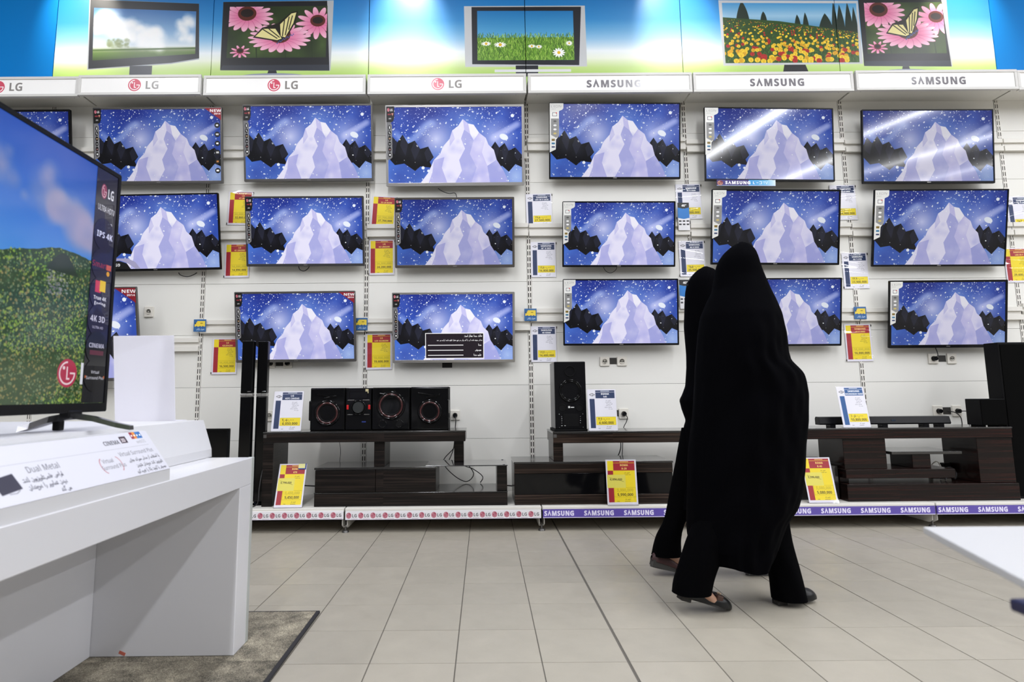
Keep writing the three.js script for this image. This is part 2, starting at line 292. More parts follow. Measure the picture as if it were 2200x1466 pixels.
      const wing = (pts, c) => fill(pts.map(([u, v]) => a(u, v)), c);
      wing([[0.28, 3.97], [0.36, 4.06], [0.5, 4.1], [0.62, 4.2], [0.68, 4.215], [0.66, 4.11], [0.6, 4.0], [0.53, 3.93]], '#171107'); wing([[0.3, 3.98], [0.37, 4.05], [0.48, 4.05], [0.54, 3.96], [0.5, 3.945]], '#eadf9a'); wing([[0.52, 4.09], [0.62, 4.19], [0.665, 4.2], [0.64, 4.1], [0.57, 3.97], [0.53, 3.98]], '#eadf9a');
      g.strokeStyle = '#171107'; g.lineWidth = 4; for (const [u0, v0, u1, v1] of [[0.36, 4.05, 0.5, 3.96], [0.42, 4.05, 0.52, 3.97], [0.56, 4.13, 0.545, 3.98], [0.6, 4.16, 0.57, 3.99], [0.63, 4.17, 0.6, 4.04]]) { g.beginPath(); g.moveTo(X(a(u0)[0]), Y(v0)); g.lineTo(X(a(u1)[0]), Y(v1)); g.stroke(); }
      g.fillStyle = '#3b62a8'; for (let k = 0; k < 14; k++) { g.beginPath(); g.arc(X(a(0.5 + k * 0.011)[0]), Y(3.915 + 0.006 * (k % 3) + k * 0.006), 2.6, 0, 7); g.fill(); }
    });
  };
  coneTV(-2.181, 0.95); coneTV(3.3, 0.765);
  // television with daisies
  fill([[-0.108, 4.247], [0.934, 4.245], [0.937, 3.687], [-0.1, 3.69]], '#c9cbce'); fill([[-0.043, 4.238], [0.9, 4.235], [0.87, 3.7], [-0.04, 3.715]], '#1a1c24'); fill([[0.33, 3.7], [0.52, 3.7], [0.52, 3.6], [0.33, 3.6]], '#1a1c24'); fill([[0.15, 3.665], [0.8, 3.665], [0.8, 3.64], [0.15, 3.64]], '#dfe0e2');
  clip([[0.005, 4.203], [0.831, 4.198], [0.831, 3.747], [0.005, 3.749]], () => {
    const q = g.createLinearGradient(0, Y(4.2), 0, Y(3.97)); q.addColorStop(0, '#1979bd'); q.addColorStop(1, '#58a8d8'); g.fillStyle = q; g.fillRect(X(0), Y(4.21), 0.85 * PSCALE, 0.5 * PSCALE); g.fillStyle = '#6a9a2c'; g.fillRect(X(0), Y(3.955), 0.85 * PSCALE, 0.3 * PSCALE);
    for (let k = 0; k < 1500; k++) { const x = rr(0, 0.84), y = rr(3.74, 3.97), l = rr(0.015, 0.04); g.strokeStyle = ['#8fc043', '#4d7a1c', '#2d5210', '#b9d968', '#3b6616'][k % 5]; g.lineWidth = 1.6; g.beginPath(); g.moveTo(X(x), Y(y)); g.lineTo(X(x + rr(-0.015, 0.015)), Y(y + l)); g.stroke(); }
    const daisy = (x, y, r, f) => { for (let k = 0; k < 12; k++) { g.save(); g.translate(X(x), Y(y)); g.scale(1, f); g.rotate(k * 0.5236); g.fillStyle = '#ffffff'; g.beginPath(); g.ellipse(r * 0.6 * PSCALE, 0, r * 0.42 * PSCALE, r * 0.15 * PSCALE, 0, 0, 7); g.fill(); g.restore(); } g.fillStyle = '#e9b91c'; g.beginPath(); g.arc(X(x), Y(y), r * 0.25 * PSCALE, 0, 7); g.fill(); };
    daisy(0.7, 3.815, 0.055, 0.8); daisy(0.2, 3.89, 0.055, 0.45); daisy(0.08, 3.9, 0.045, 0.45); daisy(0.47, 3.875, 0.035, 0.5); daisy(0.53, 3.87, 0.03, 0.6); daisy(0.79, 3.9, 0.03, 0.8);
  });
  // television with a tulip field
  fill([[2.09, 4.287], [3.296, 4.275], [3.293, 3.695], [2.1, 3.685]], '#c6c8cc'); fill([[2.62, 3.69], [2.8, 3.69], [2.83, 3.6], [2.6, 3.6]], '#1c1d22');
  clip([[2.119, 4.263], [3.28, 4.25], [3.263, 3.709], [2.12, 3.709]], () => {
    const q = g.createLinearGradient(0, Y(4.27), 0, Y(4.05)); q.addColorStop(0, '#3f93cf'); q.addColorStop(0.6, '#9cc6e2'); q.addColorStop(1, '#5b95bd'); g.fillStyle = q; g.fillRect(X(2.1), Y(4.28), 1.2 * PSCALE, 0.6 * PSCALE);
    for (const [x, y, w2, h] of [[2.29, 4.13, 0.06, 0.15], [2.47, 4.13, 0.03, 0.05], [2.76, 4.07, 0.03, 0.08], [2.83, 4.05, 0.03, 0.12], [3.0, 4.02, 0.07, 0.14], [3.08, 4.02, 0.03, 0.25], [3.13, 4.02, 0.04, 0.22], [3.2, 4.0, 0.04, 0.26], [3.25, 4.0, 0.03, 0.22]]) { g.fillStyle = '#16291c'; g.beginPath(); g.moveTo(X(x - w2), Y(y - 0.05)); g.quadraticCurveTo(X(x - w2 * 0.7), Y(y + h * 0.5), X(x), Y(y + h)); g.quadraticCurveTo(X(x + w2 * 0.8), Y(y + h * 0.5), X(x + w2), Y(y - 0.05)); g.fill(); }
    fill([[2.1, 4.13], [2.6, 4.09], [3.3, 3.98], [3.3, 3.7], [2.1, 3.7]], '#2c4a1a');
    for (let k = 0; k < 1500; k++) { const v = Math.sqrt(rnd()), x = rr(2.1, 3.3), top = 4.12 - (x - 2.1) * 0.115, y = top - v * (top - 3.7); g.strokeStyle = ['#3d6b22', '#1f3a10', '#5c8a33'][k % 3]; g.lineWidth = 1.4; g.beginPath(); g.moveTo(X(x), Y(y)); g.lineTo(X(x + rr(-0.01, 0.01)), Y(y + 0.02)); g.stroke(); }
    for (let k = 0; k < 520; k++) { const v = Math.pow(k / 520, 1.7), x = rr(2.11, 3.28), top = 4.12 - (x - 2.1) * 0.115, y = top - v * (top - 3.72), r = 0.003 + v * 0.021, red = v < 0.06 ? rnd() < 0.6 : rnd() < 0.22; g.fillStyle = red ? '#b3201c' : rnd() < 0.3 ? '#d9a514' : '#f0cc2c'; g.beginPath(); g.ellipse(X(x), Y(y), r * PSCALE, r * 0.95 * PSCALE, 0, 0, 7); g.fill(); if (r > 0.012) { g.strokeStyle = red ? '#7c1210' : '#c48f0c'; g.lineWidth = 1.5; g.beginPath(); g.moveTo(X(x - r * 0.3), Y(y + r * 0.7)); g.lineTo(X(x), Y(y - r * 0.6)); g.moveTo(X(x + r * 0.4), Y(y + r * 0.6)); g.lineTo(X(x + r * 0.1), Y(y - r * 0.6)); g.stroke(); } }
  });
}
{
  const H = Math.round((PY1 - PY0) * PSCALE), texes = [0, 1, 2].map((k) => { const xa = PX + k * 2 * BAY, W = Math.round(2 * BAY * PSCALE), [c, g] = cv(W, H); drawPoster(g, W, H, xa); return tex(c); });
  const names = ['printed panel with a picture of a television showing clouds', 'printed panel with a picture of a television showing pink coneflowers, left side', 'printed panel with the left half of a television showing daisies', 'printed panel with the right half of a television showing daisies', 'printed panel with a picture of a television showing a tulip field', 'printed panel with coneflower television beside the edge of the tulip picture'];
  const postM = texes.map((t) => phys(0xffffff, 0.4, { map: t, clearcoat: 0.12, clearcoatRoughness: 0.3 }));
  for (let k = -5; k < 5; k++) {
    const x0 = XU(k) + 0.003, x1 = XU(k + 1) - 0.003, i = k + 3;
    const g = ab(x0, x1, PY0, PY1, 0.036, 0.05), printed = i >= 0 && i < 6;
    if (printed) { const xa = PX + (i >> 1) * 2 * BAY; fitUV(g, xa, xa + 2 * BAY, PY0, PY1); }
    const o = obj('printed_panel', g, printed ? postM[i >> 1] : phys(0x007ac8, 0.5, { specularIntensity: 0.4 }));
    tag(o, printed ? names[i] : k < 0 ? (k === -4 ? 'plain blue panel left of the cloud picture' : 'plain blue panel at the far left end') : k === 3 ? 'plain blue panel right of the coneflower picture' : 'plain blue panel at the far right end', 'panel', 'panels above the sign boxes');
  }
}

// ---------------------------------------------------------------- sign boxes
{
  const face = (w, draw) => { const [c, g] = cv(1024, Math.round(1024 * 0.125 / w)); g.fillStyle = '#fdfcfa'; g.fillRect(0, 0, c.width, c.height); g.scale(1024 / w, 1024 / w); draw(g); return tex(c); };
  const lg = (cx) => (g) => { logoDisc(g, cx, 0.062, 0.052, '#d4566c'); g.fillStyle = '#8b8784'; g.font = 'bold 0.095px sans-serif'; g.save(); g.translate(cx + 0.082, 0.096); g.scale(0.001, 0.001); g.font = 'bold 95px sans-serif'; g.fillText('LG', 0, 0); g.restore(); };
  const sam = (x0) => (g) => { g.save(); g.translate(x0, 0.098); g.scale(0.001, 0.001); wideWord(g, 'SAMSUNG', 0, 0, 84, 7, '#77747a'); g.restore(); };
  const boxes = [[-4.57, -3.237, 0.25, lg(0.66), 'leftmost in view, round red logo box cut by the left edge'], [-3.226, -2.236, 0.268, lg(0.43), 'short box jutting out above the first full television'], [-2.224, -0.906, 0.25, lg(0.55), 'box with red round logo above the second full television'], [-0.892, 0.4, 0.25, lg(0.55), 'box with red round logo left of the grey lettered boxes'], [0.414, 1.752, 0.25, sam(0.455), 'box with grey capital letters right of the red logo boxes'], [1.762, 3.07, 0.25, sam(0.44), 'box with grey capitals below the tulip picture'], [3.084, 4.402, 0.262, sam(0.43), 'box with grey capitals at the far right, jutting out'], [4.414, 5.7, 0.25, null, 'blank box cut by the right edge']];
  for (const [x0, x1, z, draw, which] of boxes) {
    const w = x1 - x0, t = thing('sign_box', 'white sign ' + which, 'sign', [(x0 + x1) / 2, 3.35, 0.03], 'sign boxes over the televisions'), F = 0.022, zf = z - 0.03;
    obj('body', [ab(-w / 2 + 0.002, w / 2 - 0.002, 0.036, 0.16, -0.028, zf - 0.03), ab(-w / 2 + 0.002, w / 2 - 0.002, 0.03, 0.036, -0.028, zf - 0.03)], M.panelB, t);
    obj('frame', [arb(-w / 2, w / 2, 0, F, zf - 0.03, zf), arb(-w / 2, w / 2, 0.17 - F, 0.17, zf - 0.03, zf), arb(-w / 2, -w / 2 + F, F, 0.17 - F, zf - 0.03, zf), arb(w / 2 - F, w / 2, F, 0.17 - F, zf - 0.03, zf)], std(lin(0.66, 0.65, 0.63), 0.4), t);
    const g = fitUV(ab(-w / 2 + F, w / 2 - F, F, 0.17 - F, zf - 0.028, zf - 0.007), -w / 2 + F, w / 2 - F, F, 0.17 - F);
    obj('face', g, phys(draw ? 0xffffff : 0xfaf8f4, 0.25, { map: draw ? face(w - 2 * F, draw) : null, clearcoat: 0.5, clearcoatRoughness: 0.12 }), t);
    for (const sx of [-1, 1]) obj('screw', cylY(0.006, 0.006, 0.004, sx * (w / 2 - 0.08), 0.029, zf - 0.08, 10), M.steelDark, t);
  }
}

// ---------------------------------------------------------------- ceiling lights and track spots
ROWS.forEach(([x, z0, z1], i) => {
  const t = thing('ceiling_light', ['long fluorescent row at the far left of the ceiling', 'long fluorescent row over the inner edge of the white counter', 'long fluorescent row over the right hand table', 'long fluorescent row right of the right hand table', 'long fluorescent row third from the right wall', 'long fluorescent row second from the right wall', 'long fluorescent row nearest the right wall'][i], 'light', [x, CEILING - 0.2, (z0 + z1) / 2], 'fluorescent rows'), L = z1 - z0;
  obj('housing', [ab(-0.13, 0.13, 0.06, 0.1, -L / 2, L / 2), ab(-0.13, -0.11, 0.0, 0.06, -L / 2, L / 2), ab(0.11, 0.13, 0, 0.06, -L / 2, L / 2)], M.metalWhite, t);
  obj('light_tube', [new THREE.CylinderGeometry(0.02, 0.02, L - 0.1, 10).rotateX(Math.PI / 2).translate(-0.04, 0.03, 0), new THREE.CylinderGeometry(0.02, 0.02, L - 0.1, 10).rotateX(Math.PI / 2).translate(0.04, 0.03, 0)], M.lamp, t);
  for (const z of [-L / 3, 0, L / 3]) obj('hanger', ab(-0.02, 0.02, 0.1, 0.2, z - 0.02, z + 0.02), M.metalWhite, t);
});
{
  const track = obj('light_track', ab(-3.9, 4.6, 5.08, 5.2, 0.58, 0.62), M.metalWhite); tag(track, 'white spotlight track on the ceiling above the pictures', 'track');
  SPOTS.forEach(([x], i) => {
    const t = thing('spotlight', ['leftmost track spotlight above the cloud picture', 'track spotlight above the daisy picture', 'track spotlight left of the tulip picture', 'rightmost track spotlight above the coneflower picture'][i], 'light', [x, 5.0, 0.6], 'track spotlights');
    const g = new THREE.Group(); g.name = 'head'; g.rotation.x = 0.65 - Math.PI; t.add(g);
    obj('shade', new THREE.LatheGeometry([[0.02, -0.06], [0.035, -0.05], [0.055, 0.05], [0.05, 0.05], [0.03, -0.045]].map(([a, b]) => new THREE.Vector2(a, b)), 20), M.metalWhite, g);
    obj('lamp', cylY(0.028, 0.028, 0.012, 0, -0.025, 0, 16), M.lamp, g);
    obj('stem', cylY(0.01, 0.01, 0.05, 0, 0.06, 0), M.metalWhite, t);
  });
}

// ---------------------------------------------------------------- picture on the wall televisions: snow flying round a white hill between dark rocks
function drawSnow(g, W, H, menu) {
  const gr = g.createLinearGradient(0, 0, 0, H); gr.addColorStop(0, '#1c2b86'); gr.addColorStop(0.35, '#3150b4'); gr.addColorStop(0.7, '#3f68c8'); gr.addColorStop(1, '#5f86da'); g.fillStyle = gr; g.fillRect(0, 0, W, H);
  let s0 = seed; seed = 991;
  const blob = (x, y, r, c, a) => { const q = g.createRadialGradient(x, y, 0, x, y, r); q.addColorStop(0, c); q.addColorStop(1, c + '00'); g.globalAlpha = a; g.fillStyle = q; g.fillRect(x - r, y - r, 2 * r, 2 * r); g.globalAlpha = 1; };
  for (let k = 0; k < 60; k++) blob(rr(0, W), rr(0, H), rr(60, 190), ['#1a2478', '#4a6fd0', '#2b3f9e', '#5a7fe0'][k % 4], 0.35);
  for (let k = 0; k < 40; k++) { const t = k / 40; blob(W * (0.05 + 0.3 * t), H * (0.33 + 0.12 * Math.sin(t * 5)), 40, '#9db4f0', 0.22); blob(W * (0.78 + 0.2 * t), H * (0.42 - 0.2 * t), 34, '#b3bdf4', 0.25); }
  blob(W * 0.36, H * 0.42, 190, '#d8dcff', 0.9); blob(W * 0.8, H * 0.42, 180, '#cfd4ff', 0.75); blob(W * 0.58, H * 0.2, 170, '#8fb2f2', 0.55); blob(W * 0.95, H * 0.92, 200, '#b9cdf6', 0.8);
  const line = (pts, fill) => { g.fillStyle = fill; g.beginPath(); pts.forEach(([x, y], i) => (i ? g.lineTo(x * W, y * H) : g.moveTo(x * W, y * H))); g.closePath(); g.fill(); };
  // dark rocks at both sides
  line([[0, 0.5], [0.03, 0.38], [0.07, 0.46], [0.11, 0.36], [0.15, 0.48], [0.2, 0.44], [0.24, 0.55], [0.3, 0.52], [0.34, 0.66], [0.31, 0.72], [0.33, 0.8], [0.24, 0.78], [0.2, 0.84], [0.12, 0.74], [0.05, 0.76], [0, 0.66]], '#0a0a10');
  line([[0.76, 0.56], [0.8, 0.46], [0.83, 0.54], [0.87, 0.48], [0.9, 0.58], [0.95, 0.54], [1, 0.64], [1, 0.8], [0.95, 0.76], [0.9, 0.86], [0.85, 0.78], [0.8, 0.82], [0.77, 0.7]], '#0a0a10');
  for (const q of [[[0.03, 0.38], [0.07, 0.46], [0.05, 0.62], [0.01, 0.56]], [[0.11, 0.36], [0.15, 0.48], [0.13, 0.64], [0.09, 0.5]], [[0.2, 0.44], [0.24, 0.55], [0.2, 0.7], [0.17, 0.56]], [[0.3, 0.52], [0.34, 0.66], [0.29, 0.72], [0.27, 0.6]], [[0.8, 0.46], [0.83, 0.54], [0.81, 0.7], [0.78, 0.6]], [[0.87, 0.48], [0.9, 0.58], [0.87, 0.74], [0.85, 0.58]], [[0.95, 0.54], [1, 0.64], [0.97, 0.72], [0.94, 0.64]]]) line(q, '#1f2130');
  for (const [x, y, r] of [[0.12, 0.58, 60], [0.22, 0.64, 70], [0.88, 0.66, 80], [0.84, 0.6, 40]]) blob(x * W, y * H, r, '#2a2c3c', 0.5);
  // snow covered peak with facets
  const peak = [[0.24, 1], [0.3, 0.86], [0.34, 0.7], [0.39, 0.61], [0.41, 0.52], [0.46, 0.42], [0.48, 0.31], [0.525, 0.25], [0.56, 0.16], [0.6, 0.22], [0.64, 0.235], [0.68, 0.34], [0.73, 0.41], [0.75, 0.5], [0.79, 0.57], [0.81, 0.7], [0.86, 0.84], [0.9, 1]];
  line(peak, '#c9c6f2');
  line([[0.24, 1], [0.3, 0.86], [0.34, 0.7], [0.39, 0.61], [0.41, 0.52], [0.46, 0.42], [0.48, 0.31], [0.525, 0.25], [0.56, 0.16], [0.57, 0.3], [0.545, 0.42], [0.575, 0.55], [0.53, 0.7], [0.55, 0.84], [0.5, 1]], '#e9e6fd');
  line([[0.6, 0.22], [0.64, 0.235], [0.68, 0.34], [0.64, 0.44], [0.615, 0.36]], '#f4f2ff'); line([[0.73, 0.41], [0.75, 0.5], [0.79, 0.57], [0.81, 0.7], [0.74, 0.78], [0.7, 0.6]], '#e0ddfa');
  line([[0.57, 0.3], [0.615, 0.36], [0.64, 0.44], [0.61, 0.62], [0.66, 0.8], [0.62, 1], [0.5, 1], [0.55, 0.84], [0.53, 0.7], [0.575, 0.55], [0.545, 0.42]], '#aeb0e6');
  line([[0.34, 0.7], [0.42, 0.66], [0.4, 0.8], [0.44, 1], [0.3, 1], [0.33, 0.86]], '#b9b8ea'); line([[0.48, 0.31], [0.5, 0.42], [0.46, 0.52], [0.46, 0.42]], '#c3c2ef'); line([[0.74, 0.78], [0.81, 0.7], [0.86, 0.84], [0.9, 1], [0.76, 1]], '#a5a8e2');
  g.save(); g.beginPath(); peak.forEach(([x, y], q) => (q ? g.lineTo(x * W, y * H) : g.moveTo(x * W, y * H))); g.clip(); for (let k = 0; k < 60; k++) blob(rr(0.26, 0.88) * W, rr(0.35, 1) * H, rr(20, 60), k % 2 ? '#969be0' : '#f0ecff', 0.3); g.restore();
  for (const [x, y, rx, ry] of [[0.865, 0.4, 34, 22], [0.93, 0.12, 13, 13], [0.26, 0.8, 12, 12], [0.3, 0.84, 10, 10]]) { g.fillStyle = '#eef4ff'; g.beginPath(); g.ellipse(x * W, y * H, rx, ry, 0.4, 0, 7); g.fill(); }
  for (let k = 0; k < 900; k++) { const x = rr(0, W), y = Math.pow(rnd(), 1.4) * H, r = Math.pow(rnd(), 3) * 5.4 + 0.9; if (rnd() < 0.85 && ((x > W * 0.34 && x < W * 0.84 && y > H * 0.3) || (y > H * 0.45 && y < H * 0.82))) continue; g.globalAlpha = rr(0.6, 1); g.fillStyle = '#f4f8ff'; g.beginPath(); g.ellipse(x, y, r, r * rr(0.8, 1.5), rr(0, 3), 0, 7); g.fill(); }
  g.globalAlpha = 1;
  if (menu) {
    const x = W * 0.265, y = H * 0.6, w = W * 0.485, h = H * 0.37; g.fillStyle = '#fff'; g.fillRect(x - 6, y - 6, w + 12, h + 12); g.fillStyle = '#1f1720'; g.fillRect(x, y, w, h);
    g.fillStyle = g.strokeStyle = '#fff'; persian(g, 'حالت صدا فعال است', x + w - 10, y + 28, 22); persian(g, 'صدای بهینه شده ای را که برای هر نوع محتوا تنظیم شده ارائه می دهد', x + w - 10, y + 62, 16);
    ['صدا', 'موسیقی', 'جلوه صدا'].forEach((t, i) => { persian(g, t, x + w - 18, y + 106 + i * 44, 21); g.fillRect(x + 16, y + 98 + i * 44, w * 0.62, 6); });
  }
  seed = s0;
}
const screenTex = [false, true].map((m) => { const [c, g] = cv(1024, 576); drawSnow(g, 1024, 576, m); return tex(c); });
const screenMats = new Map();
function screenMat(menu, gain, ro) {
  const k = menu + '|' + gain + '|' + ro;
  if (!screenMats.has(k)) screenMats.set(k, phys(0x040406, ro, { emissive: 0xffffff, emissiveMap: screenTex[+menu], emissiveIntensity: gain * 1.36, clearcoat: ro < 0.1 ? 0.3 : 0, clearcoatRoughness: 0.05, specularIntensity: ro < 0.1 ? 1 : 0.6 }));
  return screenMats.get(k);
}

// stickers on the screens
const stick = (() => {
  const [c, g] = cv(256, 1024);                       // dark strip: tag with round logo, six icon discs
  g.fillStyle = '#77777a'; g.fillRect(0, 0, 256, 1024); g.fillStyle = '#0d0c0d'; g.fillRect(0, 0, 236, 300); logoDisc(g, 62, 66, 36, '#b23a52', '#e9c6cc'); g.fillStyle = '#fff'; g.font = 'bold 62px sans-serif'; g.fillText('LG', 112, 90);
  g.fillStyle = '#8a2a35'; g.fillRect(40, 140, 100, 26); g.fillStyle = '#d08b7c'; g.beginPath(); g.moveTo(150, 130); g.lineTo(214, 130); g.lineTo(182, 184); g.fill(); g.fillStyle = '#ddd'; g.font = 'bold 34px sans-serif'; g.fillText('LB58', 66, 244);
  for (let i = 0; i < 6; i++) { const y = 400 + i * 105; g.fillStyle = '#b9b9bb'; g.beginPath(); g.arc(100, y, 54, 0, 7); g.fill(); g.fillStyle = '#0b0b0c'; g.beginPath(); g.arc(94, y, 50, 0, 7); g.fill(); g.fillStyle = ['#e8e8e8', '#c9c9cc', '#d9b48c', '#c6c6c8', '#b87f7f', '#e2e2e2'][i]; if (i === 0) { g.beginPath(); g.arc(94, y + 8, 20, 0, 7); g.fill(); g.fillRect(70, y - 26, 48, 8); } else if (i === 5) g.fillRect(70, y - 16, 50, 34); else if (i === 1) { g.fillRect(72, y - 22, 26, 22); g.fillRect(86, y + 4, 30, 18); } else { g.fillRect(66, y - 6, 58, 12); g.fillRect(80, y + 14, 30, 6); } }
  const A = tex(c);
  const [d, h] = cv(256, 1024);                       // pale strip with icons
  h.fillStyle = '#dcdcd8'; h.fillRect(0, 0, 256, 1024); h.strokeStyle = '#8a8a8a'; h.lineWidth = 4; h.font = '58px sans-serif'; h.fillStyle = '#8a8a8a'; h.fillText('L', 24, 88); h.fillText('E', 70, 88); h.strokeRect(112, 48, 34, 38); h.fillText('TV', 158, 88); h.font = '24px sans-serif'; h.fillText('series 5', 30, 128);
  h.fillStyle = '#e9e9e6'; h.fillRect(20, 180, 140, 130); h.strokeStyle = '#5a5a60'; h.lineWidth = 10; h.strokeRect(52, 196, 80, 70); h.fillStyle = '#c33'; h.fillRect(112, 192, 24, 20);
  h.fillStyle = '#8b8b8a'; h.beginPath(); h.moveTo(24, 320); h.lineTo(172, 320); h.lineTo(172, 690); h.lineTo(120, 720); h.lineTo(24, 660); h.fill();
  ['#555', '#e6e6e6', '#f0f0f0', '#c7b46a'].forEach((q, i) => { h.fillStyle = q; h.beginPath(); h.ellipse(98, 375 + i * 85, 30, 20, 0, 0, 7); h.fill(); });
  h.fillStyle = '#7a6420'; h.fillRect(36, 740, 60, 46); h.fillStyle = '#2c6f96'; h.fillRect(36, 820, 60, 36); h.fillStyle = '#23305c'; h.fillRect(36, 896, 60, 30);
  const Bt = tex(d);
  const [e, q] = cv(256, 256);                        // red corner flash
  q.fillStyle = '#8e1a2a'; q.fillRect(0, 0, 256, 256); q.fillStyle = '#fff'; q.font = 'bold 78px sans-serif'; q.fillText('NEW', 84, 82); q.font = 'bold 46px sans-serif'; q.fillText('2014', 148, 136);
  return { dark: std(0xffffff, 0.35, { map: A }), pale: std(0xffffff, 0.3, { map: Bt }), corner: std(0xffffff, 0.35, { map: tex(e) }) };
})();
const shapeGeo = (pts, depth, x0, x1, y0, y1) => fitUV(extr(poly(pts), depth), x0, x1, y0, y1);

const BEZ = { grey: M.steelDark, silver: M.steel, black: M.black, darkgrey: std(lin(0.05, 0.05, 0.052), 0.35, { metalness: 0.3 }), brown: std(lin(0.10, 0.09, 0.08), 0.35, { metalness: 0.6 }) };
function television(label, [x, y, W, H, tilt, yaw, roll], o = {}) {
  const z = o.z ?? 0.13, t = thing('television', label, 'television', [x, y, z], 'televisions on the wall'), b = o.b ?? 0.012, bb = o.bb ?? b * 1.5;
  t.rotation.set(tilt, yaw, roll, 'YXZ');
  const s = rrect(W, H, 0.006); const hx = W - 2 * b, hy = H - b - bb; s.holes.push(rrect(hx, hy, 0.001, 0, (bb - b) / 2, THREE.Path));
  obj('bezel', extr(s, 0.018, 0.0015).translate(0, 0, -0.0185), BEZ[o.bez ?? 'black'], t);
  const sc = new THREE.PlaneGeometry(hx + 0.002, hy + 0.002).translate(0, (bb - b) / 2, 0);
  const scr = obj('screen', [flat(bx(hx + 0.002, hy + 0.002, 0.008, 0, (bb - b) / 2, -0.0075)), flat(sc.translate(0, 0, -0.003))], screenMat(!!o.menu, o.gain ?? 1, o.ro ?? 0.3), t);
  { const u = scr.geometry.attributes.uv, p = scr.geometry.attributes.position; for (let i = 0; i < u.count; i++) u.setXY(i, (p.getX(i) + hx / 2) / hx, (p.getY(i) - (bb - b) / 2 + hy / 2) / hy); }
  obj('back_cover', [rb(W - 0.012, H - 0.012, 0.012, 0.004, 0, 0, -0.025), rb(W * 0.66, H * 0.6, 0.022, 0.008, 0, -H * 0.08, -0.04)], M.matte, t);
  obj('wall_mount', [rb(0.2, 0.2, 0.01, 0.002, 0, 0, -0.054), bx(0.03, 0.26, 0.03, -0.08, 0, -0.066), bx(0.03, 0.26, 0.03, 0.08, 0, -0.066)], M.steelDark, t);
  obj('badge', bx(0.03, 0.005, 0.002, 0, -H / 2 + bb / 2, 0.001), M.steel, t);
  const L = -W / 2 + b * 0.4, T = H / 2 - b * 0.6, k = H / 0.62;
  if (o.st === 'dark') { const w = 0.066 * k, h = 0.41 * k, P = [[0, 0], [0.92, 0], [0.92, -0.2], [0.8, -0.27], [0.5, -0.31], [0.64, -0.34], [0.66, -0.95], [0.3, -1], [0.02, -1]]; obj('sticker', shapeGeo(P.map(([a, c]) => [L + a * w, T + c * h]), 0.0012, L, L + w, T - h, T), stick.dark, t); }
  if (o.st === 'pale') { const w = 0.112 * k, h = 0.4 * k, P = [[0, 0], [1, 0], [1, -0.1], [0.92, -0.13], [0.68, -0.16], [0.68, -0.66], [0.46, -0.74], [0.44, -0.94], [0, -1]]; obj('sticker', shapeGeo(P.map(([a, c]) => [L + a * w, T + c * h]), 0.0012, L, L + w, T - h, T), stick.pale, t); }
  if (o.flash) { const R = W / 2 - b * 0.4, w = 0.14 * k, h = 0.1 * k; obj('corner_sticker', shapeGeo([[R, T], [R, T - h], [R - w * 0.12, T - h * 0.86], [R - w * 0.98, T]], 0.0014, R - w, R, T - h, T), stick.corner, t); }
  if (o.icons) { const R = W / 2 - b; for (let i = 0; i < 6; i++) { const yy = T - 0.14 - i * 0.074; obj('icon_sticker', cylZ(0.022, 0.022, 0.0012, R - 0.026, yy, 0.0004, 20), std(0x0b0b0d, 0.4), t); obj('icon_mark', rb(i % 2 ? 0.022 : 0.018, 0.014, 0.0006, 0.0003, R - 0.026, yy, 0.0013, 1), std([0xeeeeee, 0xdddddd, 0xffffff, 0xd8d8d8, 0xc08040, 0xffffff][i], 0.5), t); } }
  return t;
}
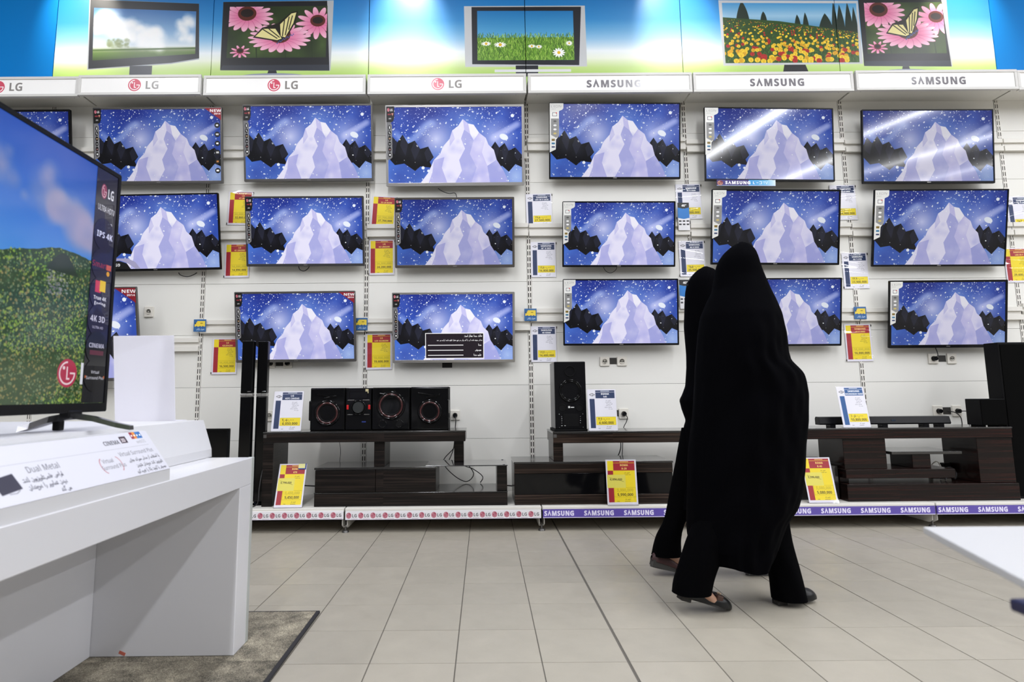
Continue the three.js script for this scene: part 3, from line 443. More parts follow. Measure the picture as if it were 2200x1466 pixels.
const TVS = [
  ['television in top row cut by the left picture edge', [-3.87, 2.965, 1.06, 0.62, 0.15, 0, 0], { bez: 'black', b: 0.014, gain: 0.62 }],
  ['grey framed television in top row with red corner sticker and right icons', [-2.627, 2.977, 1.057, 0.621, 0.152, -0.005, -0.003], { bez: 'grey', st: 'dark', flash: 1, icons: 1, gain: 0.72, b: 0.013, bb: 0.02 }],
  ['grey framed television in top row, second full one from left', [-1.394, 2.992, 1.064, 0.625, 0.17, 0, 0.001], { bez: 'grey', st: 'dark', gain: 0.9, b: 0.012, bb: 0.019 }],
  ['silver framed television in top row with a cable hanging below', [-0.186, 2.961, 1.135, 0.661, 0.149, 0.003, 0.002], { bez: 'silver', st: 'dark', gain: 1.0, b: 0.016, bb: 0.024 }],
  ['black framed television in top row with pale sticker, right of silver one', [1.132, 2.99, 1.082, 0.626, 0.13, 0.004, -0.006], { st: 'pale', gain: 0.85, b: 0.008, bb: 0.014, ro: 0.16 }],
  ['television in top row with a bright blue banner strip below it', [2.406, 2.951, 1.07, 0.615, 0.07, 0.01, -0.012], { bez: 'black', st: 'pale', gain: 0.72, b: 0.008, bb: 0.014, ro: 0.09 }],
  ['rightmost television in top row, screen crossed by light reflections', [3.715, 2.924, 1.077, 0.614, 0.095, -0.015, -0.01], { bez: 'black', gain: 0.62, b: 0.008, bb: 0.016, ro: 0.09 }],
  ['black framed television in middle row, partly behind the big left television', [-2.618, 2.244, 1.058, 0.614, 0.175, -0.003, 0.011], { gain: 0.9, b: 0.009, bb: 0.016, model: 1 }],
  ['black framed television in middle row left of the grey bronze one', [-1.401, 2.244, 0.953, 0.56, 0.18, 0.001, -0.002], { bez: 'darkgrey', st: 'dark', gain: 0.95, b: 0.012, bb: 0.018 }],
  ['bronze grey framed television in middle row under the silver one', [-0.191, 2.225, 0.964, 0.565, 0.144, 0.004, 0], { bez: 'brown', st: 'dark', gain: 0.72, b: 0.015, bb: 0.02 }],
  ['small black television in middle row with pale sticker and forty inch card', [1.137, 2.201, 0.911, 0.527, 0.144, 0, -0.006], { st: 'pale', gain: 0.9, b: 0.009, bb: 0.013 }],
  ['black framed television in middle row behind the women', [2.411, 2.249, 1.042, 0.606, 0.16, 0.002, -0.011], { st: 'pale', gain: 0.75, b: 0.012, bb: 0.014 }],
  ['rightmost television in middle row with pale sticker', [3.745, 2.232, 1.077, 0.619, 0.185, -0.011, -0.006], { st: 'pale', gain: 0.7, b: 0.009, bb: 0.012 }],
  ['grey framed television in bottom row behind the two speaker towers', [-1.455, 1.468, 0.953, 0.559, 0.162, -0.005, 0.002], { bez: 'grey', st: 'dark', flash: 1, gain: 0.92, b: 0.014, bb: 0.02 }],
  ['silver framed television in bottom row showing a dark sound menu', [-0.202, 1.453, 0.968, 0.557, 0.159, 0.003, -0.001], { bez: 'silver', st: 'dark', menu: 1, gain: 1.0, b: 0.015, bb: 0.02 }],
  ['black framed television in bottom row above the bookshelf speaker', [1.13, 1.565, 0.917, 0.527, 0.097, 0.001, -0.003], { st: 'pale', gain: 0.9, b: 0.009, bb: 0.013 }],
  ['television in bottom row half hidden by the women', [2.423, 1.554, 0.93, 0.54, 0.151, 0, -0.002], { gain: 0.75, b: 0.009, bb: 0.013 }],
  ['rightmost television in bottom row with pale sticker and silver edge', [3.738, 1.528, 0.934, 0.536, 0.15, -0.01, 0], { st: 'pale', gain: 0.7, b: 0.014, bb: 0.022 }],
];
for (const [label, pose, o] of TVS) {
  const t = television(label, pose, o);
  if (o.model) { const [c, g] = cv(256, 64); g.fillStyle = '#0a0a0c'; g.fillRect(0, 0, 256, 64); g.fillStyle = '#fff'; g.font = 'bold 34px sans-serif'; g.fillText('47LB69', 70, 44); obj('model_sticker', shapeGeo([[-0.5, -0.29], [-0.2, -0.29], [-0.23, -0.245], [-0.29, -0.225], [-0.5, -0.225]], 0.0012, -0.5, -0.2, -0.29, -0.225), std(0xffffff, 0.4, { map: tex(c) }), t); obj('trim_strip', shapeGeo([[-0.5, -0.222], [-0.28, -0.222], [-0.22, -0.245], [-0.16, -0.29], [-0.12, -0.29], [-0.16, -0.235], [-0.22, -0.205], [-0.5, -0.2]], 0.001, -0.5, -0.1, -0.3, -0.2), std(0xb4b0d4, 0.35), t); }
}
// the low, large television behind the counter
television('large grey framed television low on the wall behind the white card holder', [-3.26, 1.41, 1.25, 0.73, 0.2, -0.02, 0], { z: 0.22, bez: 'grey', flash: 1, gain: 0.9, b: 0.013, bb: 0.022 });

// ---------------------------------------------------------------- price cards
function cardTex(kind, brand, model, price, old) {
  const [c, g] = cv(300, 424); g.fillStyle = kind === 'blue' ? '#e4e3ec' : '#dedbe6'; g.fillRect(0, 0, 300, 424); g.textAlign = 'center';
  const lines = (x0, x1, y, n, col, k = 17) => { g.strokeStyle = g.fillStyle = col; const words = ['تلویزیون رنگی', 'صفحه نمایش تخت', 'کیفیت تصویر بالا', 'دارای گارانتی', 'پخش فیلم و موسیقی', 'ورودی صدا']; for (let i = 0; i < n; i++) persian(g, words[i % 6], (x0 + x1) / 2 + 52 + (i % 3) * 9, y + i * k, 11); };
  if (kind === 'blue') {
    const n = brand === 'SOUND' ? '#1f5794' : '#24365e'; g.fillStyle = n; g.fillRect(86, 12, 200, 17); g.fillRect(86, 32, 200, 62); g.fillRect(22, 100, 52, 300); g.fillStyle = '#fff'; g.font = 'bold 27px sans-serif'; g.fillText(brand === 'SOUND' ? 'SAMSUNG' : brand, 186, 58); g.font = 'bold 24px sans-serif'; g.fillText(model, 186, 86); g.fillStyle = '#dfe4ee'; g.fillRect(140, 17, 92, 5);
    g.strokeStyle = '#333'; g.lineWidth = 4; g.beginPath(); g.arc(46, 56, 12, 0.6, 5.6); g.stroke(); g.beginPath(); g.moveTo(52, 44); g.lineTo(52, 68); g.arc(54, 56, 12, 1.5, -1.5, true); g.stroke(); g.beginPath(); g.moveTo(30, 50); g.lineTo(22, 56); g.lineTo(30, 62); g.moveTo(70, 50); g.lineTo(78, 56); g.lineTo(70, 62); g.stroke();
    lines(90, 286, 122, 6, '#8b8b96'); g.fillStyle = '#ecd62c'; g.fillRect(82, 286, 204, 82); g.strokeStyle = '#b7a41c'; g.lineWidth = 2; g.strokeRect(82, 286, 204, 82); g.fillStyle = g.strokeStyle = '#3c3812'; persianDigits(g, price, 104, 320, 32); g.font = 'bold 35px sans-serif'; g.fillText(price, 184, 359); lines(110, 260, 388, 1, '#777'); g.fillStyle = '#777'; g.font = '11px sans-serif'; g.fillRect(180, 402, 50, 4); g.fillRect(100, 402, 22, 4);
  } else {
    g.fillStyle = '#ead31e'; g.fillRect(16, 12, 268, 388); g.fillStyle = '#a11d2b'; g.fillRect(74, 12, 210, 18); g.fillRect(74, 33, 210, 70); g.fillRect(16, 104, 54, 296); g.fillStyle = '#f3dd7a'; g.font = 'bold 27px sans-serif'; g.fillText(brand, 180, 62); g.font = 'bold 25px sans-serif'; g.fillText(model, 180, 94); g.fillRect(138, 18, 86, 5);
    lines(84, 276, 128, old ? 2 : 6, '#7d7020'); g.fillStyle = '#6b5f12'; g.strokeStyle = '#8a7c1c'; g.lineWidth = 1.2; g.font = 'bold 36px sans-serif'; g.strokeText(price, 178, 300); g.fillStyle = '#3c340c'; g.font = 'bold 35px sans-serif'; g.fillText(price, 178, 342); g.strokeStyle = '#a3930f'; g.lineWidth = 2; g.strokeRect(76, 264, 206, 88); lines(100, 250, 376, 1, '#7d7020'); g.fillStyle = '#7d7020'; g.fillRect(170, 390, 56, 4); g.fillRect(96, 390, 24, 4);
    if (old) { g.fillStyle = '#ded45c'; g.fillRect(8, 142, 180, 124); g.fillStyle = '#3c340c'; g.font = 'bold 27px sans-serif'; g.fillText(old, 96, 196); g.strokeStyle = '#55491a'; g.lineWidth = 2; g.beginPath(); g.moveTo(30, 168); g.lineTo(170, 208); g.stroke(); }
  }
  return tex(c);
}
const cardMat = (...a) => std(0xffffff, 0.55, { map: cardTex(...a) });
function wavySleeve(w, h, s) {                      // clear plastic pocket with a few broad folds
  const g = new THREE.PlaneGeometry(w, h, 36, 48), p = g.attributes.position;
  for (let i = 0; i < p.count; i++) { const x = p.getX(i), y = p.getY(i), e = Math.min(1, (h / 2 - Math.abs(y)) / 0.03); p.setZ(i, 0.0046 + 0.0026 * e * Math.sin(y * 34 + x * 7 * Math.sin(s) + s) + 0.0008 * Math.sin(x * 19 + y * 11 + 2 * s)); }
  g.computeVertexNormals();
  return g;
}
function wallCard(label, x, y, args, roll = 0, w = 0.2, h = 0.286) {   // x, y: top left corner
  const t = thing('price_card', label, 'price card', [x + w / 2, y - h / 2, 0.006], 'price cards on the wall'); t.rotation.z = roll;
  const [mat] = [cardMat(...args)];
  obj('sheet', fitUV(rb(w, h, 0.0012, 0.0005, 0, 0, 0, 1), -w / 2, w / 2, -h / 2, h / 2), mat, t);
  obj('sleeve', wavySleeve(w + 0.014, h + 0.016, x * 5 + y * 3), M.clear, t);
  obj('clip', [bx(0.005, 0.016, 0.004, w / 2 + 0.005, h / 2 - 0.012, 0.002), bx(0.005, 0.016, 0.004, -w / 2 - 0.004, -h / 2 + 0.01, 0.002)], M.dark, t);
  return t;
}
wallCard('red and yellow price card in the upper left gap beside the top row', -2.08, 2.622, ['red', 'LG', '47 LB690', '32,860,000'], -0.02);
wallCard('red and yellow price card left of middle television, lower of the pair', -2.088, 2.178, ['red', 'LG', '42 LB62000', '14,890,000'], 0.01);
wallCard('upper red and yellow price card beside the bronze grey television', -0.888, 2.573, ['red', 'LG', '55 LB 86200', '27,700,000'], -0.06, 0.2, 0.27);
wallCard('lower red and yellow price card beside the bronze grey television, wrinkled sleeve', -0.9, 2.2, ['red', 'LG', '42 LB65200', '24,200,000'], 0.01, 0.205, 0.295);
wallCard('red and yellow price card left of the speaker towers', -2.156, 1.392, ['red', 'LG', '42LB56200', '16,500,000'], 0, 0.2, 0.29);
wallCard('red and yellow price card left of the sound menu television', -0.916, 1.42, ['red', 'LG', 'LED 42LB6200', '19,600,000'], 0.01, 0.208, 0.29);
wallCard('upper white and navy price card right of the bronze grey television', 0.4, 2.584, ['blue', 'SAMSUNG', 'LED 48 H 6430', '27,500,000'], 0.02, 0.215, 0.278);
wallCard('lower white and navy price card right of the bronze grey television', 0.432, 2.172, ['blue', 'SAMSUNG', '40" H 5003', '16,800,000'], 0, 0.205, 0.296);
wallCard('white and navy price card above the bookshelf speaker', 0.42, 1.471, ['blue', 'SAMSUNG', '40 H5008', '16,600,000'], 0, 0.205, 0.292);
wallCard('white and navy price card behind the upper forty inch card', 1.655, 2.658, ['blue', 'SAMSUNG', '40 H 6600', '29,300,000'], 0.01, 0.208, 0.3);
wallCard('white and navy price card above the head of the rear woman', 1.657, 2.172, ['blue', 'SAMSUNG', '48 H 5550', '25,500,000'], 0.01, 0.21, 0.3);
wallCard('white and navy price card beside the top right of the tall middle television', 2.945, 2.64, ['blue', 'SAMSUNG', '48 H 6400', '24,900,000'], 0.01, 0.213, 0.3);
wallCard('white and navy price card in wrinkled sleeve left of the rightmost middle television', 3.0, 2.06, ['blue', 'SAMSUNG', '46 F 6100', '23,900,000'], 0.01, 0.208, 0.3);
wallCard('red and yellow price card under the yellow truck tag at right', 2.973, 1.465, ['red', 'SAMSUNG', '40 H 5003', '16,000,000'], 0.01, 0.213, 0.302);
wallCard('white and navy price card at the right picture edge', 4.415, 2.53, ['blue', 'SAMSUNG', '55 H 6400', '25,300,000'], 0.02, 0.21, 0.29);
wallCard('red and yellow price card at the right picture edge', 4.345, 2.09, ['red', 'SAMSUNG', 'LED 55 F', '29,600,000'], 0.01, 0.21, 0.29);

// small blue tags with a yellow delivery van
{
  const [c, g] = cv(160, 160); g.fillStyle = '#2f639a'; g.fillRect(0, 0, 160, 160); g.fillStyle = '#e6cb45'; g.fillRect(44, 22, 104, 72); g.beginPath(); g.moveTo(12, 94); g.lineTo(14, 50); g.lineTo(44, 36); g.lineTo(44, 94); g.fill(); g.fillStyle = '#2f4a6a'; g.fillRect(14, 42, 18, 20); g.fillStyle = '#8a7420'; g.fillRect(86, 46, 30, 10); g.fillStyle = '#33508c'; for (const x of [38, 84, 120]) { g.beginPath(); g.arc(x, 98, 11, 0, 7); g.fill(); } g.fillStyle = g.strokeStyle = '#c9d4e0'; persian(g, 'تحویل رایگان', 140, 136, 24);
  const m = std(0xffffff, 0.4, { map: tex(c) });
  [[-2.302, 1.545, 'blue van tag left of the speaker towers'], [-1.0, 1.546, 'blue van tag left of the sound menu television'], [0.367, 1.611, 'blue van tag at the middle slotted post'], [3.041, 1.604, 'blue van tag above the right red price card']].forEach(([x, y, l]) => { const o = obj('delivery_tag', fitUV(rb(0.1, 0.1, 0.002, 0.0008, 0, 0, 0, 1), -0.05, 0.05, -0.05, 0.05), m); o.position.set(x + 0.05, y - 0.05, 0.041); tag(o, 'small ' + l, 'tag', 'delivery tags'); });
  const [d, h] = cv(128, 320); h.fillStyle = '#e2e2e6'; h.fillRect(0, 0, 128, 320); h.fillStyle = '#15161a'; h.fillRect(0, 0, 128, 70); h.fillStyle = '#1f74c0'; h.beginPath(); h.moveTo(0, 56); h.lineTo(64, 72); h.lineTo(128, 56); h.lineTo(128, 176); h.lineTo(64, 190); h.lineTo(0, 176); h.fill(); h.fillStyle = '#fff'; h.font = 'bold 36px sans-serif'; h.fillText('40"', 44, 46); h.fillStyle = '#3a3a3e'; for (let i = 0; i < 6; i++) h.fillRect(8 + (i % 3) * 42, 204 + ((i / 3) | 0) * 38, 28, 18);
  const m2 = std(0xffffff, 0.4, { map: tex(d) });
  [[1.65, 2.486, 0.095, 0.235, 'card reading forty inch beside the small middle television'], [1.632, 1.838, 0.09, 0.24, 'card reading forty inch half behind the rear woman']].forEach(([x, y, w, hh, l]) => { const o = obj('size_card', fitUV(rb(w, hh, 0.002, 0.0008, 0, 0, 0, 1), -w / 2, w / 2, -hh / 2, hh / 2), m2); o.position.set(x + w / 2, y - hh / 2, 0.045); tag(o, 'blue and white ' + l, 'card', 'forty inch cards'); });
  const [e, q] = cv(512, 64); const gg = q.createLinearGradient(0, 0, 512, 0); gg.addColorStop(0, '#2a1a6e'); gg.addColorStop(0.54, '#2a1a6e'); gg.addColorStop(0.545, '#2d8fd2'); gg.addColorStop(0.8, '#5fb0e0'); gg.addColorStop(1, '#dceaf4'); q.fillStyle = gg; q.fillRect(0, 0, 512, 64); wideWord(q, 'SAMSUNG', 74, 46, 42, 3, '#ffffff'); q.fillStyle = '#e9f4ff'; q.font = 'bold 38px sans-serif'; q.fillText('L', 312, 44); q.fillRect(344, 28, 18, 5); q.fillRect(370, 16, 22, 5); q.fillRect(388, 16, 5, 28); q.fillRect(370, 40, 22, 5); q.font = '38px sans-serif'; q.fillText('TV', 402, 44); q.fillStyle = '#b8c6e8'; q.fillRect(0, 58, 512, 6); logoDisc(q, 30, 34, 26, '#7a1c34', '#e0c090');
  const o = thing('brand_banner', 'purple and blue lettered banner strip under a top row television', 'banner', [2.2, 2.628, 0.1135]); o.rotation.set(0.07, 0.01, -0.012);
  obj('board', fitUV(rb(0.485, 0.05, 0.003, 0.001, 0, 0, 0, 1), -0.243, 0.243, -0.025, 0.025), std(0xffffff, 0.2, { map: tex(e) }), o);
}

// ---------------------------------------------------------------- wall sockets and leads
function socket(label, x0, x1, y0, y1, plug) {
  const w = x1 - x0, h = y1 - y0, t = thing('wall_socket', label, 'socket', [(x0 + x1) / 2, (y0 + y1) / 2, 0], 'wall sockets');
  obj('plate', rb(w, h, 0.012, 0.004, 0, 0, 0.0065), M.plasticWhite, t);
  const r = Math.min(w, h) * 0.27;
  const ring = new THREE.LatheGeometry([[r, 0.0006], [r * 0.96, -0.001], [r * 0.9, -0.004], [0.001, -0.004]].map(([a, b]) => new THREE.Vector2(a, b)), 24).rotateX(Math.PI / 2).translate(0, 0, 0.0165);
  obj('recess', ring, std(lin(0.55, 0.52, 0.46), 0.4), t);
  if (plug) obj('plug', [cylZ(r * 0.8, r * 0.9, 0.03, 0, 0, 0.027, 18)], M.black, t);
  else for (const s of [-1, 1]) obj('pin_hole', cylZ(0.004, 0.004, 0.003, s * r * 0.42, 0, 0.0145, 10), M.socketHole, t);
  return t;
}
socket('empty white wall socket left of the black gap, above the bookshelf speaker', 0.973, 1.05, 1.142, 1.217);
socket('empty white wall socket right of the black gap, above the bookshelf speaker', 1.112, 1.19, 1.142, 1.217);
socket('white wall socket with plug beside the bookshelf speaker price stand', 1.112, 1.188, 0.72, 0.803, true);
socket('white wall socket with plug right of the hi-fi speakers', -0.234, -0.16, 0.722, 0.8, true);
socket('white wall socket right of the speaker towers', -1.719, -1.638, 0.727, 0.812);
socket('white wall socket with plug under the rightmost bottom television', 3.632, 3.711, 1.139, 1.222, true);
socket('empty white wall socket under the rightmost bottom television', 3.784, 3.858, 1.137, 1.222);
socket('white wall socket with plug above the sound bar, left one', 3.63, 3.706, 0.718, 0.804, true);
socket('white wall socket with plug above the sound bar, right one', 3.782, 3.856, 0.717, 0.804, true);
socket('white wall socket beside the big low television at left', -2.724, -2.65, 1.571, 1.659);
socket('white wall socket half hidden under the bottom row grey television, left', -1.716, -1.645, 1.149, 1.222, true);
socket('white wall socket half hidden under the bottom row grey television, right', -1.58, -1.508, 1.149, 1.222, true);
for (const [x0, x1, y0, y1, l] of [[1.054, 1.109, 1.158, 1.209, 'between the empty sockets over the speaker'], [3.716, 3.778, 1.155, 1.206, 'under the rightmost bottom television'], [3.71, 3.776, 0.735, 0.79, 'above the sound bar'], [-1.642, -1.583, 1.166, 1.21, 'under the bottom row grey television'], [1.096, 1.11, 0.74, 0.79, 'beside the price stand of the speaker'], [-0.3, -0.22, 1.14, 1.18, 'under the sound menu television']]) tag(obj('cable_opening', [ab(x0, x1, y0, y1, 0.0005, 0.003)], M.socketHole), 'black square cable opening in the wall ' + l, 'opening', 'cable openings');
const lead = (label, pts, r = 0.0035) => tag(obj('cable', tube(pts, r, 28, 6), M.cable), label, 'cable', 'black leads');
lead('black lead dangling under the silver top row television', [[-0.33, 2.62, 0.06], [-0.3, 2.6, 0.05], [-0.24, 2.585, 0.03], [-0.19, 2.59, 0.02], [-0.175, 2.54, 0.02], [-0.17, 2.46, 0.03]]);
lead('black lead loop under the middle row television at left', [[-2.46, 1.935, 0.012], [-2.44, 1.915, 0.02], [-2.38, 1.9, 0.025], [-2.33, 1.918, 0.02], [-2.31, 1.935, 0.012]]);
lead('small black lead loop under the black middle row television', [[-1.47, 1.99, 0.06], [-1.455, 1.945, 0.05], [-1.42, 1.935, 0.05], [-1.39, 1.955, 0.05], [-1.37, 1.99, 0.06]]);
lead('thin black lead loop under the small middle row television', [[1.01, 1.96, 0.06], [1.04, 1.915, 0.04], [1.08, 1.9, 0.04], [1.12, 1.925, 0.05], [1.13, 1.97, 0.06]], 0.0025);
lead('black lead from plug beside the bookshelf speaker stand', [[1.15, 0.755, 0.04], [1.165, 0.74, 0.06], [1.16, 0.7, 0.05], [1.14, 0.66, 0.04], [1.13, 0.55, 0.03], [1.11, 0.3, 0.03]]);
lead('black lead from plug right of the hi-fi speakers', [[-0.195, 0.755, 0.04], [-0.19, 0.73, 0.06], [-0.195, 0.66, 0.05], [-0.21, 0.5, 0.05], [-0.25, 0.4, 0.05]]);
lead('black lead from plug up behind the rightmost bottom television', [[3.668, 1.19, 0.04], [3.672, 1.2, 0.06], [3.668, 1.24, 0.06], [3.65, 1.3, 0.05]]);
lead('black lead hanging from the right sound bar socket', [[3.825, 0.76, 0.04], [3.87, 0.755, 0.06], [3.89, 0.72, 0.06], [3.87, 0.69, 0.06], [3.86, 0.6, 0.05]]);
lead('black lead out of the opening above the sound bar', [[3.745, 0.76, 0.005], [3.77, 0.75, 0.05], [3.8, 0.72, 0.06], [3.81, 0.68, 0.06], [3.8, 0.55, 0.06]]);

// ---------------------------------------------------------------- base shelf along the wall
const SH = 0.166, SZ = 0.675;
{
  const strip = (w, draw) => { const [c, g] = cv(1024, Math.round(1024 * 0.052 / w)); draw(g, c.width, c.height); return tex(c); };
  const lgS = strip(1.33, (g, W, H) => { g.fillStyle = '#e6e4e8'; g.fillRect(0, 0, W, H); for (let i = 0; i < 16; i++) { const x = 20 + i * 63.3; logoDisc(g, x, H * 0.5, H * 0.34, '#a85064', '#d9a8b2'); g.fillStyle = '#4e4c50'; g.font = 'bold 22px sans-serif'; g.fillText('LG', x + 16, H * 0.5 + 8); g.fillStyle = '#b8aab4'; g.fillRect(x + 12, H - 6, 34, 2); } g.fillStyle = '#dcd8ea'; g.fillRect(0, H - 3, W, 3); });
  const samS = strip(1.33, (g, W, H) => { g.fillStyle = '#5848a0'; g.fillRect(0, 0, W, H); for (let i = 0; i < 5; i++) wideWord(g, 'SAMSUNG', 8 + i * 208, H * 0.72, 31, 1.2, '#e2def2'); g.fillStyle = '#d5d0ea'; g.fillRect(0, H - 4, W, 4); });
  const mats = [lgS, samS].map((t) => phys(0xffffff, 0.28, { map: t, clearcoat: 0.4, clearcoatRoughness: 0.2 }));
  const where = ['at the far left end', 'behind the white counter', 'under the low television at left', 'under the speaker towers, red logo strip', 'in the middle, red logo strip', 'left of the women, purple strip', 'right of the women, purple strip', 'at the right picture edge, purple strip', 'at the far right end'];
  for (let k = -5; k < 4; k++) {
    const a = XU(k) + 0.004, b = XU(k + 1) - 0.004, w = b - a, t = thing('base_shelf', 'white base shelf ' + where[k + 5], 'shelf', [(a + b) / 2, 0, 0], 'base shelves along the wall'), dy = k === -2 ? 0.004 : 0;
    obj('board', arb(-w / 2, w / 2, SH - 0.028, SH, 0.003, SZ - 0.012, 0.003), M.metalWhite, t);
    obj('front_edge', [arb(-w / 2, w / 2, SH - 0.02, SH, SZ - 0.014, SZ, 0.004)], M.metalWhite, t);
    obj('label_strip', fitUV(arb(-w / 2 + 0.002, w / 2 - 0.002, SH - 0.077 + dy, SH - 0.02 + dy, SZ - 0.012, SZ + 0.003, 0.002), -w / 2, w / 2, SH - 0.077 + dy, SH - 0.02 + dy), mats[k < 0 ? 0 : 1], t);
  }
  for (let k = -4; k < 4; k++) {
    const t = thing('shelf_bracket', 'white shelf bracket leg ' + ['at the far left', 'behind the counter, left', 'behind the counter end', 'under the red logo strip joint', 'where red logo strip meets purple strip', 'behind the women', 'at the purple strip joint by the white table', 'at the far right'][k + 4], 'bracket', [XU(k), 0, 0], 'shelf bracket legs');
    const s = poly([[0.03, 0.03], [0.62, 0.03], [0.66, 0.05], [0.66, SH - 0.03], [0.03, SH - 0.03]]);
    for (const sx of [-1, 1]) obj('side_plate', extr(s, 0.0025).rotateY(-Math.PI / 2).translate(sx * 0.017 + 0.00125, 0, 0), M.metalWhite, t);
    obj('web', [ab(-0.017, 0.017, 0.03, 0.034, 0.05, 0.62)], M.metalWhite, t);
    obj('foot', [cylY(0.006, 0.006, 0.03, 0, 0.022, 0.63), cylY(0.02, 0.024, 0.012, 0, 0.0068, 0.63)], M.steelDark, t);
  }
}

// ---------------------------------------------------------------- low television cabinets
function woodTex(base, streak, s) {
  const c = noiseCanvas(512, 256, (x, y) => { const n = fbm(x / 190 + s, y / 5.5 + s * 3, 4), m = fbm(x / 60 + s, y / 2.2, 2), k = Math.max(0, Math.min(1, (n - 0.36) * 2.6 + (m - 0.4) * 0.5)); return [0, 1, 2].map((i) => base[i] + (streak[i] - base[i]) * k); });
  return tex(c, [0.9, 3.2]);
}
const wood1 = phys(0xffffff, 0.3, { map: woodTex([18, 15, 14], [46, 38, 34], 3), clearcoat: 0.1, clearcoatRoughness: 0.15, specularIntensity: 0.4 });
const wood2 = phys(0xffffff, 0.26, { map: woodTex([26, 20, 17], [66, 52, 44], 11), clearcoat: 0.1, clearcoatRoughness: 0.12, specularIntensity: 0.4 });
const wood3 = phys(0xffffff, 0.26, { map: woodTex([14, 7, 6], [44, 18, 14], 23), clearcoat: 0.1, clearcoatRoughness: 0.12, specularIntensity: 0.4 });
const topBlack = phys(lin(0.02, 0.019, 0.018), 0.14, { clearcoat: 0.3, clearcoatRoughness: 0.06 });
const W1 = (g) => uvm(g);
{
  const t = thing('tv_cabinet', 'dark wood television bench holding the hi-fi speakers', 'cabinet', [-0.67, SH, 0.43], 'television benches'), q = (x0, x1, y0, y1, z0, z1, r = 0.003) => arb(x0 + 0.67, x1 + 0.67, y0 - SH, y1 - SH, z0 - 0.43, z1 - 0.43, r);
  obj('top_slab', W1(q(-1.515, -0.102, 0.6, 0.662, 0.24, 0.6)), wood1, t); obj('top_sheet', q(-1.517, -0.1, 0.6625, 0.675, 0.235, 0.604), topBlack, t);
  obj('end_leg', W1(q(-1.514, -1.442, SH, 0.5995, 0.26, 0.598)), wood1, t); obj('leg', W1(q(-0.746, -0.671, 0.4305, 0.5995, 0.3, 0.56)), wood1, t); obj('leg', W1(q(-0.19, -0.12, 0.4385, 0.5995, 0.26, 0.4)), wood1, t);
  obj('base', W1(q(-1.145, 0.186, SH, 0.253, 0.24, 0.618)), wood1, t); obj('base_sheet', q(-1.147, 0.188, 0.2535, 0.26, 0.238, 0.622), topBlack, t);
  obj('drawer_box', W1(q(-1.143, -0.307, 0.2605, 0.414, 0.25, 0.6)), wood1, t);
  for (const [a, b] of [[-1.142, -0.726], [-0.723, -0.308]]) obj('drawer', W1(q(a, b, 0.262, 0.412, 0.6005, 0.618)), wood1, t);
  obj('box_sheet', q(-1.148, -0.304, 0.4145, 0.43, 0.244, 0.622), topBlack, t);
  obj('post', W1(q(0.116, 0.186, 0.2605, 0.4295, 0.3, 0.6)), wood1, t);
  obj('glass_shelf', q(-0.38, 0.19, 0.4305, 0.438, 0.26, 0.62), phys(lin(0.03, 0.03, 0.032), 0.06, { clearcoat: 1 }), t);
  for (const [x, z] of [[-0.35, 0.6], [0.165, 0.6], [0.165, 0.29]]) obj('fixing', cylY(0.008, 0.008, 0.003, x + 0.67, 0.4396 - SH, z - 0.43, 14), M.chrome, t);
  obj('corner_plate', rb(0.022, 0.022, 0.002, 0.001, -1.503 + 0.67, 0.645 - SH, 0.6005 - 0.43), M.steelDark, t);
}
{
  const t = thing('tv_cabinet', 'dark wood television bench under the bookshelf speaker with long low box', 'cabinet', [0.93, SH, 0.43], 'television benches'), q = (x0, x1, y0, y1, z0, z1, r = 0.003) => arb(x0 - 0.93, x1 - 0.93, y0 - SH, y1 - SH, z0 - 0.43, z1 - 0.43, r);
  obj('top_slab', W1(q(0.512, 1.83, 0.58, 0.646, 0.225, 0.6)), wood2, t); obj('top_sheet', q(0.51, 1.832, 0.6465, 0.66, 0.222, 0.604), topBlack, t);
  obj('leg', W1(q(0.516, 0.585, 0.4565, 0.5795, 0.26, 0.56)), wood2, t); obj('end_leg', W1(q(1.76, 1.828, SH, 0.5795, 0.26, 0.598)), wood2, t);
  obj('body', W1(q(0.236, 1.334, SH, 0.442, 0.235, 0.6)), wood2, t); obj('box_sheet', q(0.232, 1.338, 0.4425, 0.456, 0.232, 0.622), topBlack, t);
  obj('top_rail', W1(q(0.236, 1.334, 0.378, 0.442, 0.6005, 0.618)), wood2, t); obj('door_glass', q(0.238, 1.332, 0.235, 0.377, 0.6005, 0.614), M.gloss, t); obj('bottom_rail', W1(q(0.236, 1.334, SH, 0.234, 0.6005, 0.618)), wood2, t);
  obj('corner_plate', rb(0.022, 0.022, 0.002, 0.001, 0.526 - 0.93, 0.63 - SH, 0.6005 - 0.43), M.steelDark, t);
}
